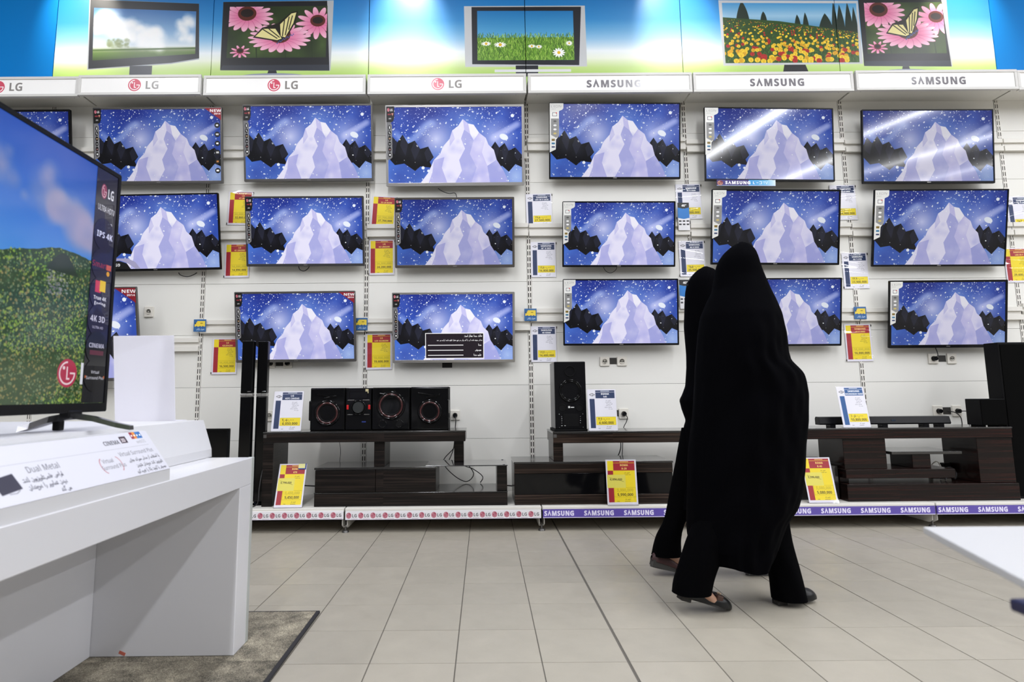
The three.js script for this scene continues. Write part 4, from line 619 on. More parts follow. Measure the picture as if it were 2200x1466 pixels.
{
  const t = thing('tv_cabinet', 'reddish dark wood television bench under the sound bar, right of the women', 'cabinet', [2.9, SH, 0.43], 'television benches'), q = (x0, x1, y0, y1, z0, z1, r = 0.003) => arb(x0 - 2.9, x1 - 2.9, y0 - SH, y1 - SH, z0 - 0.43, z1 - 0.43, r);
  obj('top_slab', W1(q(2.12, 3.735, 0.592, 0.655, 0.24, 0.6)), wood3, t); obj('top_sheet', q(2.118, 3.737, 0.6555, 0.667, 0.236, 0.604), topBlack, t);
  obj('pillar', W1(q(2.55, 2.85, 0.3815, 0.5915, 0.26, 0.58)), wood3, t); obj('upper_box', W1(q(2.55, 3.315, 0.319, 0.381, 0.26, 0.59)), wood3, t);
  obj('divider', W1(q(2.555, 2.62, 0.2835, 0.3185, 0.27, 0.5)), wood3, t); obj('base', W1(q(2.54, 3.735, SH, 0.283, 0.25, 0.61)), wood3, t);
  obj('mid_shelf', W1(q(2.9, 3.4, 0.478, 0.498, 0.22, 0.56)), topBlack, t); obj('shelf_post', W1(q(3.057, 3.187, 0.3815, 0.4775, 0.3, 0.54)), wood3, t);
  obj('end_leg', W1(q(3.485, 3.735, 0.2835, 0.5915, 0.26, 0.59)), wood3, t); obj('side_box', W1(q(2.26, 2.535, SH, 0.4, 0.22, 0.52)), topBlack, t);
}

// ---------------------------------------------------------------- hi-fi on the first bench
const cone = (r, x, y, z, deep = 0.35) => new THREE.LatheGeometry([[r, 0], [r * 0.92, 0.006], [r * 0.84, 0.0], [r * 0.72, -r * deep * 0.5], [r * 0.3, -r * deep], [r * 0.28, -r * deep + 0.004], [r * 0.15, -r * deep + r * 0.16], [0.0005, -r * deep + r * 0.2]].map(([a, b]) => new THREE.Vector2(a, b)), 36).rotateX(Math.PI / 2).translate(x, y, z);
const torus = (r, w, x, y, z) => new THREE.TorusGeometry(r, w, 8, 40).translate(x, y, z);
const redRing = phys(lin(0.045, 0.004, 0.005), 0.25, { clearcoat: 1, clearcoatRoughness: 0.1 });
function hifiSpeaker(label, x0, x1, h, R, cy, bulge) {
  const w = x1 - x0 - 0.003, t = thing('hifi_speaker', label, 'speaker', [(x0 + x1) / 2, 0.675, 0.37], 'hi-fi speakers');
  obj('cabinet', arb(-w / 2, w / 2, 0, h, -0.1, 0.1, 0.004), M.matte, t);
  obj('front_baffle', [arb(-w / 2 + 0.002, w / 2 - 0.002, 0.002, h - 0.003, 0.1005, 0.118, 0.007)], M.gloss, t);
  if (bulge) obj('side_fin', arb(bulge * w / 2 - (bulge > 0 ? 0.012 : 0.008), bulge * w / 2 + (bulge > 0 ? 0.001 : 0.012), 0.07, h * 0.7, 0.06, 0.124, 0.009), M.gloss, t);
  obj('trim_ring', torus(R * 1.16, 0.01, 0, cy, 0.119), M.gloss, t); obj('red_ring', torus(R * 0.98, 0.008, 0, cy, 0.12), redRing, t); obj('woofer', cone(R * 0.93, 0, cy, 0.121, 0.25), M.matte, t);
  obj('ridge', [rb(w * 0.5, 0.012, 0.012, 0.004, -w * 0.2, h - 0.06, 0.121).rotateZ(-0.15), rb(w * 0.36, 0.012, 0.012, 0.004, w * 0.26, h - 0.075, 0.121).rotateZ(0.2)], M.gloss, t);
  return t;
}
hifiSpeaker('glossy black hi-fi speaker at the left end of the row', -1.226, -0.972, 0.305, 0.073, 0.125, -1);
const sub = hifiSpeaker('glossy black hi-fi subwoofer with the largest red ring', -0.779, -0.503, 0.305, 0.082, 0.175, 0);
for (const sx of [-1, 1]) obj('port', [torus(0.026, 0.004, sx * 0.06, 0.045, 0.119), new THREE.CircleGeometry(0.026, 20).translate(sx * 0.06, 0.045, 0.1188)], M.gloss, sub);
hifiSpeaker('glossy black hi-fi speaker at the right end of the row', -0.5, -0.222, 0.307, 0.068, 0.13, 1);
{
  const t = thing('hifi_unit', 'hi-fi control unit with round dial between two red buttons', 'hi-fi', [-0.8755, 0.675, 0.37]);
  obj('cabinet', arb(-0.093, 0.093, 0, 0.303, -0.1, 0.1, 0.004), M.matte, t); obj('front', arb(-0.092, 0.092, 0.002, 0.3, 0.1005, 0.115, 0.006), M.gloss, t);
  obj('display', [rb(0.13, 0.05, 0.006, 0.003, 0, 0.252, 0.117)], M.gloss, t); obj('dial', [cylZ(0.038, 0.044, 0.02, 0, 0.162, 0.124, 36)], std(lin(0.05, 0.055, 0.055), 0.25, { metalness: 0.5 }), t); obj('dial_ring', torus(0.05, 0.006, 0, 0.162, 0.117), M.gloss, t);
  for (const s of [-1, 1]) { obj('button', rb(0.016, 0.034, 0.008, 0.004, s * 0.078, 0.165, 0.117), std(lin(0.5, 0.01, 0.012), 0.3), t); obj('chrome_wing', rb(0.05, 0.008, 0.006, 0.003, s * 0.055, 0.215, 0.118).rotateZ(0), M.steelDark, t); obj('lower_wing', rb(0.04, 0.006, 0.006, 0.003, s * 0.06, 0.112, 0.118), M.steelDark, t); }
  obj('usb_light', rb(0.03, 0.01, 0.003, 0.001, 0.04, 0.06, 0.116), std(0x1b2c6c, 0.3), t); obj('price_sticker', rb(0.022, 0.03, 0.002, 0.0005, 0.06, 0.28, 0.116), std(0xb8ae86, 0.5), t);
}

// ---------------------------------------------------------------- bookshelf speaker
{
  const t = thing('bookshelf_speaker', 'tall black bookshelf speaker with two drivers beside a navy price stand', 'speaker', [0.655, 0.66, 0.37]), H = 0.495, w = 0.226;
  obj('cabinet', arb(-w / 2, w / 2, 0.012, H, -0.14, 0.115, 0.006), std(lin(0.10, 0.10, 0.105), 0.3), t); obj('front_baffle', arb(-w / 2, w / 2, 0.012, H, 0.1155, 0.135, 0.006), M.black, t); obj('plinth', arb(-w / 2 - 0.008, w / 2 + 0.004, 0, 0.0115, -0.14, 0.14, 0.003), M.matte, t);
  obj('tweeter', cone(0.04, 0, 0.425, 0.1365, 0.3), M.matte, t); obj('woofer_ring', torus(0.077, 0.007, 0, 0.285, 0.136), M.gloss, t); obj('woofer', cone(0.072, 0, 0.285, 0.1365, 0.5), M.gloss, t);
  for (const s of [-1, 1]) { obj('port', [torus(0.024, 0.003, s * 0.062, 0.165, 0.136), new THREE.CircleGeometry(0.024, 20).translate(s * 0.062, 0.165, 0.1357)], M.matte, t); for (let i = 0; i < 4; i++) obj('screw', new THREE.SphereGeometry(0.0034, 8, 6).translate(s * 0.067, 0.055 + i * 0.015, 0.136), M.chrome, t); obj('corner_screw', [new THREE.SphereGeometry(0.003, 8, 6).translate(s * 0.085, 0.118, 0.136), new THREE.SphereGeometry(0.003, 8, 6).translate(s * 0.085, 0.024, 0.136)], M.chrome, t); }
  obj('maker_plate', [rb(0.014, 0.014, 0.002, 0.0006, -0.012, 0.168, 0.136), rb(0.024, 0.007, 0.002, 0.0006, 0.012, 0.166, 0.136)], std(lin(0.6, 0.6, 0.6), 0.3), t); obj('control_panel', arb(-0.055, 0.055, 0.03, 0.12, 0.1358, 0.138, 0.003), M.matte, t); obj('switch', [rb(0.01, 0.004, 0.003, 0.001, -0.067, 0.036, 0.136), rb(0.01, 0.004, 0.003, 0.001, -0.045, 0.036, 0.139)], std(lin(0.5, 0.5, 0.5), 0.3), t);
}

// ---------------------------------------------------------------- sound bar, towers, small screen
{
  const t = thing('sound_bar', 'long low black sound bar on the right bench', 'sound bar', [2.94, 0.667, 0.43]);
  const s = poly([[-0.028, 0.018], [0.03, 0.018], [0.034, 0.026], [0.02, 0.07], [-0.02, 0.072], [-0.03, 0.06]]);
  obj('body', extr(s, 0.95, 0.002).rotateY(Math.PI / 2).scale(1, 1, -1).translate(-0.475, 0, 0), M.black, t).geometry.computeVertexNormals(); obj('display_window', rb(0.03, 0.012, 0.002, 0.0005, 0.06, 0.045, 0.033), std(0x1d2a3c, 0.2), t);
  for (const x of [-0.38, 0, 0.3, 0.41]) obj('foot', arb(x - 0.02, x + 0.02, 0, 0.0175, -0.03, 0.03, 0.003), M.black, t);
}
for (const [x, z, h, w, l] of [[-1.652, 0.56, 1.155, 0.082, 'tall slim glossy black speaker tower, nearer left one of the pair'], [-1.566, 0.5, 1.155, 0.074, 'tall slim glossy black speaker tower, right one of the pair']]) {
  const t = thing('speaker_tower', l, 'speaker', [x, SH, z], 'slim speaker towers');
  obj('base', [cylY(0.042, 0.044, 0.01, 0, 0.005, 0, 36), cylY(0.03, 0.042, 0.012, 0, 0.016, 0, 36)], M.gloss, t); obj('lower_column', rb(w, 0.735, 0.05, 0.006, 0, 0.022 + 0.3675, 0), M.gloss, t); obj('silver_band', rb(w + 0.001, 0.02, 0.051, 0.003, 0, 0.767, 0), M.steel, t); obj('band_joint', bx(0.001, 0.021, 0.0525, 0, 0.767, 0), M.dark, t); obj('upper_column', rb(w, h - 0.778, 0.05, 0.006, 0, 0.778 + (h - 0.778) / 2, 0), M.gloss, t); obj('badge', rb(0.026, 0.006, 0.002, 0.0006, w * 0.25, 0.792, 0.026), M.chrome, t);
}
{
  const t = thing('small_screen', 'black switched off screen standing low behind the counter end', 'screen', [-2.06, SH, 0.36]);
  obj('panel', arb(-0.22, 0.21, 0.05, 0.52, -0.015, 0.015, 0.004), M.gloss, t); obj('bezel', [arb(-0.222, 0.212, 0.512, 0.524, -0.016, 0.018, 0.002), arb(0.2, 0.213, 0.05, 0.52, -0.016, 0.018, 0.002)], M.matte, t); obj('stand', [arb(-0.1, 0.1, 0, 0.012, -0.08, 0.1, 0.004), bx(0.06, 0.05, 0.02, 0, 0.035, -0.02)], M.matte, t);
}
{
  const t = thing('speaker_tower_wide', 'broad black speaker tower at the right picture edge, taller one', 'speaker', [3.945, SH, 0.49]);
  obj('cabinet', arb(-0.2, 0.2, 0, 1.1, -0.07, 0.06, 0.006), M.matte, t); obj('front_cloth', arb(-0.19, 0.19, 0.02, 1.085, 0.0605, 0.067, 0.003), phys(lin(0.003, 0.003, 0.003), 0.95, { specularIntensity: 0.08 }), t);
}
{
  const t = thing('subwoofer', 'black subwoofer box on the right bench in front of the broad tower', 'speaker', [3.635, 0.667, 0.51]);
  obj('cabinet', arb(-0.092, 0.092, 0.01, 0.195, -0.06, 0.07, 0.004), M.matte, t); obj('front_cloth', arb(-0.088, 0.088, 0.015, 0.19, 0.0705, 0.077, 0.002), phys(lin(0.003, 0.003, 0.003), 0.95, { specularIntensity: 0.08 }), t); for (const sx of [-1, 1]) obj('foot', arb(sx * 0.06 - 0.015, sx * 0.06 + 0.015, 0, 0.0095, -0.05, 0.05, 0.002), M.matte, t);
}
{
  const t = thing('power_brick', 'small black power brick with red lead on the right bench side box', 'power brick', [2.39, 0.4, 0.42]);
  obj('case', rb(0.16, 0.05, 0.08, 0.012, 0, 0.026, 0), M.matte, t); obj('lead', tube([[0.08, 0.025, 0], [0.12, 0.022, 0.01], [0.14, 0.01, 0.01]], 0.003), std(lin(0.25, 0.01, 0.01), 0.5), t); obj('lead', tube([[0.08, 0.02, 0.02], [0.13, 0.015, 0.03], [0.143, 0.008, 0.04]], 0.003), M.cable, t);
}
lead('tangle of black leads behind the first bench', [[-0.16, 0.6, 0.22], [-0.2, 0.52, 0.2], [-0.28, 0.42, 0.2], [-0.2, 0.32, 0.22], [-0.1, 0.27, 0.2], [-0.05, 0.32, 0.18], [-0.1, 0.4, 0.15]]);
lead('black lead falling to the right behind the first bench', [[-0.12, 0.6, 0.2], [-0.18, 0.5, 0.2], [-0.14, 0.4, 0.2], [-0.05, 0.36, 0.2], [0.02, 0.3, 0.2], [0.0, 0.264, 0.22]]);
lead('thin black lead hanging behind the middle of the first bench', [[-1.1, 0.6, 0.1], [-1.09, 0.5, 0.08], [-1.1, 0.35, 0.06], [-1.08, 0.2, 0.06]], 0.002);
lead('thin black lead hanging behind the second bench, left', [[0.63, 0.58, 0.1], [0.625, 0.52, 0.08], [0.64, 0.4, 0.08], [0.63, 0.2, 0.1]], 0.003);
lead('black lead hanging behind the second bench, right', [[1.1, 0.58, 0.08], [1.095, 0.5, 0.1], [1.06, 0.4, 0.1], [1.05, 0.2, 0.1]], 0.004);
lead('black lead along the shelf between the first two benches', [[-1.42, 0.25, 0.16], [-1.2, 0.235, 0.14], [-0.4, 0.22, 0.13], [0.2, 0.23, 0.14], [0.4, 0.2, 0.14]], 0.005);
lead('coiled black leads on the right bench base', [[3.33, 0.289, 0.42], [3.35, 0.34, 0.42], [3.41, 0.37, 0.42], [3.45, 0.33, 0.42], [3.42, 0.289, 0.44], [3.38, 0.32, 0.45], [3.335, 0.289, 0.46]], 0.005);
lead('black lead behind the sound bar bench, left gap', [[2.93, 0.59, 0.1], [2.97, 0.53, 0.12], [3.0, 0.45, 0.1], [3.02, 0.169, 0.1]], 0.003);
lead('tangled black lead at the foot of the speaker towers', [[-1.59, 0.172, 0.64], [-1.56, 0.172, 0.62], [-1.524, 0.2, 0.64], [-1.523, 0.3, 0.62], [-1.521, 0.42, 0.56], [-1.52, 0.5, 0.3]], 0.004);
{
  const t = thing('power_strip', 'white power strip with black adapter on the right bench', 'power strip', [3.4, 0.2835, 0.32]);
  obj('bar', rb(0.14, 0.035, 0.05, 0.006, 0, 0.0185, 0), M.plasticWhite, t); obj('adapter', rb(0.05, 0.07, 0.05, 0.006, 0.05, 0.072, 0), M.matte, t); obj('adapter', rb(0.04, 0.05, 0.045, 0.006, -0.04, 0.062, 0), M.matte, t); obj('lead', tube([[-0.065, 0.02, 0], [-0.06, 0.1, 0.02], [-0.03, 0.12, 0.03], [0.0, 0.05, 0.04], [0.01, 0.002, 0.05]], 0.004), M.plasticWhite, t);
}

// ---------------------------------------------------------------- price stands (bent clear holder with a sheet)
function priceStand(label, x, y, z, w, h, tilt, yaw, args, sticker) {
  const t = thing('price_stand', label, 'price stand', [x, y, z], 'standing price holders'); t.rotation.y = yaw;
  const g = new THREE.Group(); g.name = 'card'; g.rotation.x = -tilt; t.add(g); const st = Math.sin(tilt), ct = Math.cos(tilt);
  obj('sheet', fitUV(rb(w, h, 0.0016, 0.0006, 0, h / 2 + 0.003, 0, 1), -w / 2, w / 2, 0.003, h + 0.003), cardMat(...args), g);
  obj('front_cover', bx(w + 0.006, h + 0.006, 0.0012, 0, h / 2 + 0.003, 0.0032), M.clear, g);
  if (sticker) { const s = obj('sticker', rb(0.055, 0.042, 0.001, 0.0003, w / 2 - 0.03, h - 0.018, 0.005, 1), std(0x2a3f86, 0.4), g); obj('sticker_face', rb(0.046, 0.032, 0.0008, 0.0003, w / 2 - 0.034, h - 0.015, 0.0059, 1), std(0xd9d48e, 0.5), g); s.castShadow = true; }
  obj('foot', [bx(w, 0.002, 0.03, 0, 0.001, -0.014), bx(w, 0.002, 0.012, 0, 0.001, 0.007)], phys(lin(0.75, 0.75, 0.75), 0.15, { transmission: 0.7, thickness: 0 }), t);
  obj('back_strut', bx(w * 0.3, h * 0.14, 0.002, 0, h * 0.07, 0).rotateX(0.05 - tilt * 0.3).translate(0, 0.004, -0.027 - st * 0.02), phys(lin(0.75, 0.75, 0.75), 0.15, { transmission: 0.7, thickness: 0 }), t);
  return t;
}
priceStand('navy and white price stand left of the hi-fi speakers', -1.375, 0.6755, 0.55, 0.212, 0.285, 0.2, 0, ['blue', 'LG', 'HIFI CM4540', '6,050,000']);
priceStand('navy and white price stand beside the bookshelf speaker', 0.874, 0.6605, 0.56, 0.205, 0.292, 0.12, 0, ['blue', 'DIANA', '545', '4,600,000']);
priceStand('blue and white price stand in front of the sound bar', 2.675, 0.6675, 0.56, 0.195, 0.292, 0.2, 0, ['blue', 'SOUND', 'SOUNDBAR H450', '10,800,000']);
priceStand('yellow and red price stand on the base shelf before the first bench', -1.315, SH + 0.0005, 0.648, 0.19, 0.305, 0.42, 0.04, ['red', 'ROMA', '670', '5,450,000', '6,150,000'], true);
priceStand('yellow and red price stand before the second bench', 0.97, SH + 0.0005, 0.664, 0.21, 0.3, 0.1, 0, ['red', 'ROMA', 'R-29', '5,990,000', '6,450,000']);
priceStand('yellow and red price stand right of the women', 2.345, SH + 0.0005, 0.655, 0.2, 0.305, 0.24, 0, ['red', 'ROMA', 'R-40', '5,080,000', '5,590,000']);

// ---------------------------------------------------------------- white counter at the left
const CZ0 = 2.52, CZ1 = 5.1, CX = -0.88, CB = -2.15;
{
  const t = thing('display_counter', 'long white laminate counter with knee space at the left', 'counter', [-1.5, 0.013, 3.8]), q = (x0, x1, y0, y1, z0, z1, r = 0.002) => arb(x0 + 1.5, x1 + 1.5, y0 - 0.013, y1 - 0.013, z0 - 3.8, z1 - 3.8, r);
  obj('top', q(CB, CX, 0.592, 0.69, CZ0 + 0.003, CZ1), M.laminate, t);
  obj('end_panel', q(CB, CX, 0.013, 0.5915, CZ0 + 0.003, CZ0 + 0.128), M.laminate, t); obj('end_panel', q(CB, CX, 0.013, 0.5915, CZ1 - 0.125, CZ1), M.laminate, t);
  obj('back_panel', q(-1.5, -1.388, 0.013, 0.5915, CZ0 + 0.129, CZ1 - 0.126), M.laminate, t);
  obj('edge_strip', [q(CX - 0.02, CX + 0.0015, 0.014, 0.6908, CZ0 - 0.004, CZ0 + 0.022)], std(lin(0.42, 0.44, 0.42), 0.45), t);
  const s = obj('floor_sticker', rb(0.024, 0.011, 0.001, 0.0004, 0, 0, 0, 1), std(lin(0.5, 0.12, 0.08), 0.6), t); s.position.set(-1.274 + 1.5, 0.012, CZ0 + 0.1286 - 3.8); s.rotation.z = -0.4;
}
{
  const t = thing('display_podium', 'white sloping podium on the counter carrying the big television', 'podium', [-1.5, 0.69, 3.8]);
  const s = poly([[-0.6, 0.0022], [0.447, 0.0022], [0.445, 0.031], [0.409, 0.142], [-0.6, 0.142]]);
  obj('body', extr(s, 2.5, 0.001).translate(0, 0, -1.3), M.white, t);
}
{
  const [c, g] = cv(2048, 256); g.fillStyle = '#d0d0d9'; g.fillRect(0, 0, 2048, 256);
  const zx = (z) => (4.21 - z) / 1.05 * 2048, yy = (v) => 256 - v / 0.131 * 256, st = (txt, z, v, px, font, col) => { g.save(); g.translate(zx(z), yy(v)); g.scale(1, 1); g.font = font.replace('#', px); g.fillStyle = col; g.fillText(txt, 0, 0); g.restore(); };
  g.fillStyle = '#a9a9b0'; g.fillRect(0, yy(0.087), zx(3.185), 2);
  st('Dual Metal', 3.668, 0.062, 40, '#px sans-serif', '#55555c'); st('Virtual Surround Plus', 3.345, 0.063, 33, '#px sans-serif', '#5c5c64'); st('CINEMA', 3.378, 0.1, 34, 'bold #px sans-serif', '#2c2c30');
  g.fillStyle = '#3a2a34'; g.fillRect(zx(3.302), yy(0.121), 58, 40); g.fillStyle = '#e8e0e4'; g.font = 'bold 30px sans-serif'; g.fillText('3D', zx(3.298), yy(0.104)); g.fillStyle = '#a0a0a6'; g.font = '28px sans-serif'; g.fillText('webOS', zx(3.235), yy(0.094));
  ['#8e2436', '#e08a2c', '#3a78b8', '#2f66a8'].forEach((q, i) => { g.fillStyle = q; g.fillRect(zx(3.246) + i * 26, yy(0.131), 26, 42); g.fillStyle = '#fff'; g.beginPath(); g.arc(zx(3.246) + 13 + i * 26, yy(0.131) + 22, 6, 0, 7); g.fill(); });
  g.strokeStyle = '#b06a70'; g.lineWidth = 5; g.beginPath(); g.ellipse(zx(3.44) + 34, yy(0.045), 30, 42, 0, 1.8, 4.5); g.stroke(); g.beginPath(); g.ellipse(zx(3.352) - 34, yy(0.045), 30, 42, 0, -1.3, 1.3); g.stroke(); g.fillStyle = '#5c5c64'; g.font = '30px sans-serif'; g.fillText('Virtual', zx(3.425), yy(0.052)); g.fillText('Surround Plus', zx(3.442) + 6, yy(0.034));
  g.fillStyle = g.strokeStyle = '#4a4a52'; persian(g, 'با استفاده از صدای سوراند مجازی', zx(3.172), yy(0.044), 24); persian(g, 'تلویزیون لذت دوچندان شنیدن', zx(3.172), yy(0.026), 24); persian(g, 'موسیقی با کیفیت بالا را تجربه کنید', zx(3.172), yy(0.008), 23);
  persian(g, 'طراحی خاص تلویزیون لذت', zx(3.575), yy(0.043), 26); persian(g, 'دیدن تصاویر را دوچندان', zx(3.575), yy(0.025), 26); persian(g, 'می کند', zx(3.575), yy(0.007), 26);
  g.save(); g.translate(zx(3.735), yy(0.04)); g.rotate(-0.12); g.fillStyle = '#3c3a46'; g.fillRect(-52, -46, 112, 72); g.strokeStyle = '#8a8a92'; g.lineWidth = 4; g.beginPath(); g.moveTo(-16, 30); g.lineTo(20, 36); g.lineTo(44, 28); g.stroke(); g.restore();
  const t = thing('info_board', 'white sloping information board with printed features along the counter front', 'board', [-0.885, 0.69, 3.685]);
  const s = poly([[-0.163, 0.0012], [0, 0.0012], [-0.001, 0.032], [-0.077, 0.138], [-0.125, 0.138], [-0.163, 0.03]]);
  obj('body', extr(s, 1.048, 0.001).translate(0, 0, -0.523), M.white, t);
  const face = new THREE.PlaneGeometry(1.05, 0.131), f = obj('print', face, std(0xffffff, 0.35, { map: tex(c) }), t);
  // print lies on the slope: its right end at the far end of the board
  const zr = 3.165 - 3.685 + 0.525; f.matrixAutoUpdate = true;
  const n = V(0.106, 0.077, 0).normalize(), up = V(-0.077, 0.106, 0).normalize(), right = V(0, 0, -1), mid = V(-0.039, 0.085, zr).addScaledVector(n, 0.0022);
  f.quaternion.setFromRotationMatrix(new THREE.Matrix4().makeBasis(right, up, n)); f.position.copy(mid);
}
{
  // big television on the podium
  const W = 1.25, H = 0.735, t = thing('display_television', 'big television on the counter showing a green mountainside under blue sky', 'television', [-1.125, 0.8325, 3.083 + W / 2]); t.rotation.y = Math.PI / 2;
  const [c, g] = cv(1280, 752); let s0 = seed; seed = 404;
  const sk = g.createLinearGradient(0, 0, 0, 400); sk.addColorStop(0, '#2a55b8'); sk.addColorStop(0.5, '#3f78d6'); sk.addColorStop(1, '#4f9ae6'); g.fillStyle = sk; g.fillRect(0, 0, 1280, 752);
  const blob = (x, y, r, q, a) => { const z = g.createRadialGradient(x, y, 0, x, y, r); z.addColorStop(0, q); z.addColorStop(1, q + '00'); g.globalAlpha = a; g.fillStyle = z; g.fillRect(x - r, y - r, 2 * r, 2 * r); g.globalAlpha = 1; };
  for (let k = 0; k < 260; k++) { const t1 = rnd(), band = k % 3; const x = band === 0 ? rr(980, 1160) : band === 1 ? rr(1080, 1280) : rr(0, 1000), y = band === 0 ? 170 + (x - 980) * 0.22 + rr(-26, 30) : band === 1 ? 232 + rr(-20, 26) : rr(60, 230); blob(x, y, rr(20, 62), t1 < 0.5 ? '#8f96c4' : '#b3a9c8', 0.36); }
  const ridge = (x) => 322 - 36 * Math.sin((x - 900) / 110) + 24 * fbm(x / 60, 3) - (x > 1160 ? (x - 1160) * 0.35 : 0);
  g.fillStyle = '#27431a'; g.beginPath(); g.moveTo(0, 752); for (let x = 0; x <= 1280; x += 8) g.lineTo(x, ridge(x)); g.lineTo(1280, 752); g.fill();
  const pal = ['#223d16', '#35661f', '#4c8222', '#66992e', '#86ad38', '#a2b44a', '#456b42', '#788a64', '#988a50', '#2b4b1e'];
  for (let k = 0; k < 15000; k++) { const x = rr(0, 1280), y0 = ridge(x), y = y0 + Math.pow(rnd(), 0.8) * (752 - y0), n1 = fbm(x / 130 + 7, y / 110, 3), d = (y - y0) / (752 - y0), i = Math.max(0, Math.min(9, (n1 * 11 + d * 2.6 + rr(-2, 2)) | 0)); g.fillStyle = pal[i]; g.globalAlpha = 0.8; const r = rr(1.2, 4.6); g.beginPath(); g.ellipse(x, y, r, r * rr(0.5, 1), rr(0, 3), 0, 7); g.fill(); }
  g.globalAlpha = 1; g.fillStyle = '#8f8f9a'; for (let k = 0; k < 130; k++) { g.globalAlpha = 0.6; const x = 1010 + rr(-20, 60), y = 395 + rr(-30, 44); g.fillStyle = ['#8f8f9a', '#6d6c74', '#b0b0b8'][k % 3]; g.fillRect(x, y, rr(3, 12), rr(2, 6)); }
  g.globalAlpha = 1; g.fillStyle = '#22341e'; g.beginPath(); g.moveTo(985, 372); g.quadraticCurveTo(1040, 292, 1075, 322); g.lineTo(1120, 372); g.fill();
  logoDisc(g, 1102, 662, 42, '#b32a4c', '#f0d6dc'); g.fillStyle = '#e2e4ee'; g.font = 'bold 92px sans-serif'; g.fillText('LG', 1152, 694); seed = s0;
  const y0 = 0.052, b = 0.012, bb = 0.024, s = rrect(W, H, 0.006, 0, y0 + H / 2); s.holes.push(rrect(W - 2 * b, H - b - bb, 0.001, 0, y0 + bb + (H - b - bb) / 2, THREE.Path));
  obj('bezel', extr(s, 0.02, 0.001).translate(0, 0, -0.021), M.black, t);
  const sg = bx(W - 2 * b + 0.002, H - b - bb + 0.002, 0.01, 0, y0 + bb + (H - b - bb) / 2, -0.0085); fitUV(sg, -W / 2 + b, W / 2 - b, y0 + bb, y0 + H - b);
  obj('screen', sg, phys(0x030304, 0.14, { emissive: 0xffffff, emissiveMap: tex(c), emissiveIntensity: 1.12, clearcoat: 0.5, clearcoatRoughness: 0.08 }), t);
  obj('back_cover', [rb(W - 0.01, H - 0.01, 0.014, 0.005, 0, y0 + H / 2, -0.029), rb(W * 0.7, H * 0.55, 0.03, 0.01, 0, y0 + H * 0.4, -0.048)], M.matte, t);
  // dark film along the right edge with feature discs
  const [d, h] = cv(256, 1024); h.fillStyle = '#17152e'; h.fillRect(0, 0, 256, 1024); h.fillStyle = '#34323c'; h.fillRect(0, 130, 256, 170); h.fillStyle = '#0a0a12'; h.fillRect(0, 760, 256, 264); logoDisc(h, 92, 96, 34, '#8d3a5a', '#d9aebc'); h.fillStyle = '#e6e6ee'; h.font = 'bold 62px sans-serif'; h.fillText('LG', 136, 120); h.font = '36px sans-serif'; h.fillText('ULTRA HDTV', 30, 186); h.font = '44px sans-serif'; h.fillText('55UB83', 60, 258);
  const fx = W / 2 - b - 0.104, fy = y0 + bb + 0.002, ft = y0 + H - b; obj('film', fitUV(ab(fx, W / 2 - b, fy, ft, -0.0031, -0.0022), fx, W / 2 - b, fy, ft), phys(0xffffff, 0.2, { map: tex(d), clearcoat: 0.6 }), t);
  const marks = [(q) => { q.fillStyle = '#dfe2ff'; q.font = 'bold 34px sans-serif'; q.fillText('IPS 4K', 18, 78); }, (q) => { q.fillStyle = '#8e1f38'; q.font = 'bold 32px sans-serif'; q.fillText('Smart', 4, 76); q.fillStyle = '#c85a4a'; q.fillRect(92, 56, 30, 22); q.fillStyle = '#e2a030'; q.beginPath(); q.arc(104, 92, 10, 0, 7); q.fill(); }, (q) => { q.fillStyle = '#c93a5a'; q.fillRect(30, 16, 36, 46); q.fillStyle = '#e8c02c'; q.fillRect(58, 12, 36, 44); q.fillStyle = '#e8e8f0'; q.font = 'bold 22px sans-serif'; q.fillText('True 4K', 24, 90); q.fillText('Engine', 30, 112); }, (q) => { q.fillStyle = '#d2d0e2'; q.font = 'bold 34px sans-serif'; q.fillText('4K 3D', 14, 70); q.font = '15px sans-serif'; q.fillText('ULTRA HD', 28, 96); }, (q) => { q.fillStyle = '#c8c6d8'; q.font = 'bold 24px sans-serif'; q.fillText('CINEMA', 16, 64); q.fillStyle = '#5c2436'; q.fillRect(24, 74, 84, 18); }, (q) => { q.fillStyle = '#e4e4ec'; q.font = '17px sans-serif'; q.fillText('Virtual', 40, 58); q.fillText('Surround Plus', 12, 80); q.fillStyle = '#b05a2a'; q.fillRect(4, 66, 8, 10); q.fillRect(116, 66, 8, 10); }];
  marks.forEach((f, i) => { const [e, q] = cv(128, 128); q.fillStyle = i > 3 ? '#07070b' : '#1a1838'; q.fillRect(0, 0, 128, 128); f(q); const yc = [1.411, 1.318, 1.232, 1.151, 1.07, 0.99][i] - 0.8325, xc = W / 2 - 0.066; const m = obj('feature_disc', fitUV(cylZ(0.049, 0.049, 0.0008, 0, 0, 0, 36), -0.049, 0.049, -0.049, 0.049), phys(0xffffff, 0.2, { map: tex(e), clearcoat: 0.6 }), t); m.position.set(xc, yc, -0.0016 + i * 0.00012); });
  const footMetal = std(lin(0.3, 0.3, 0.32), 0.22, { metalness: 1 });
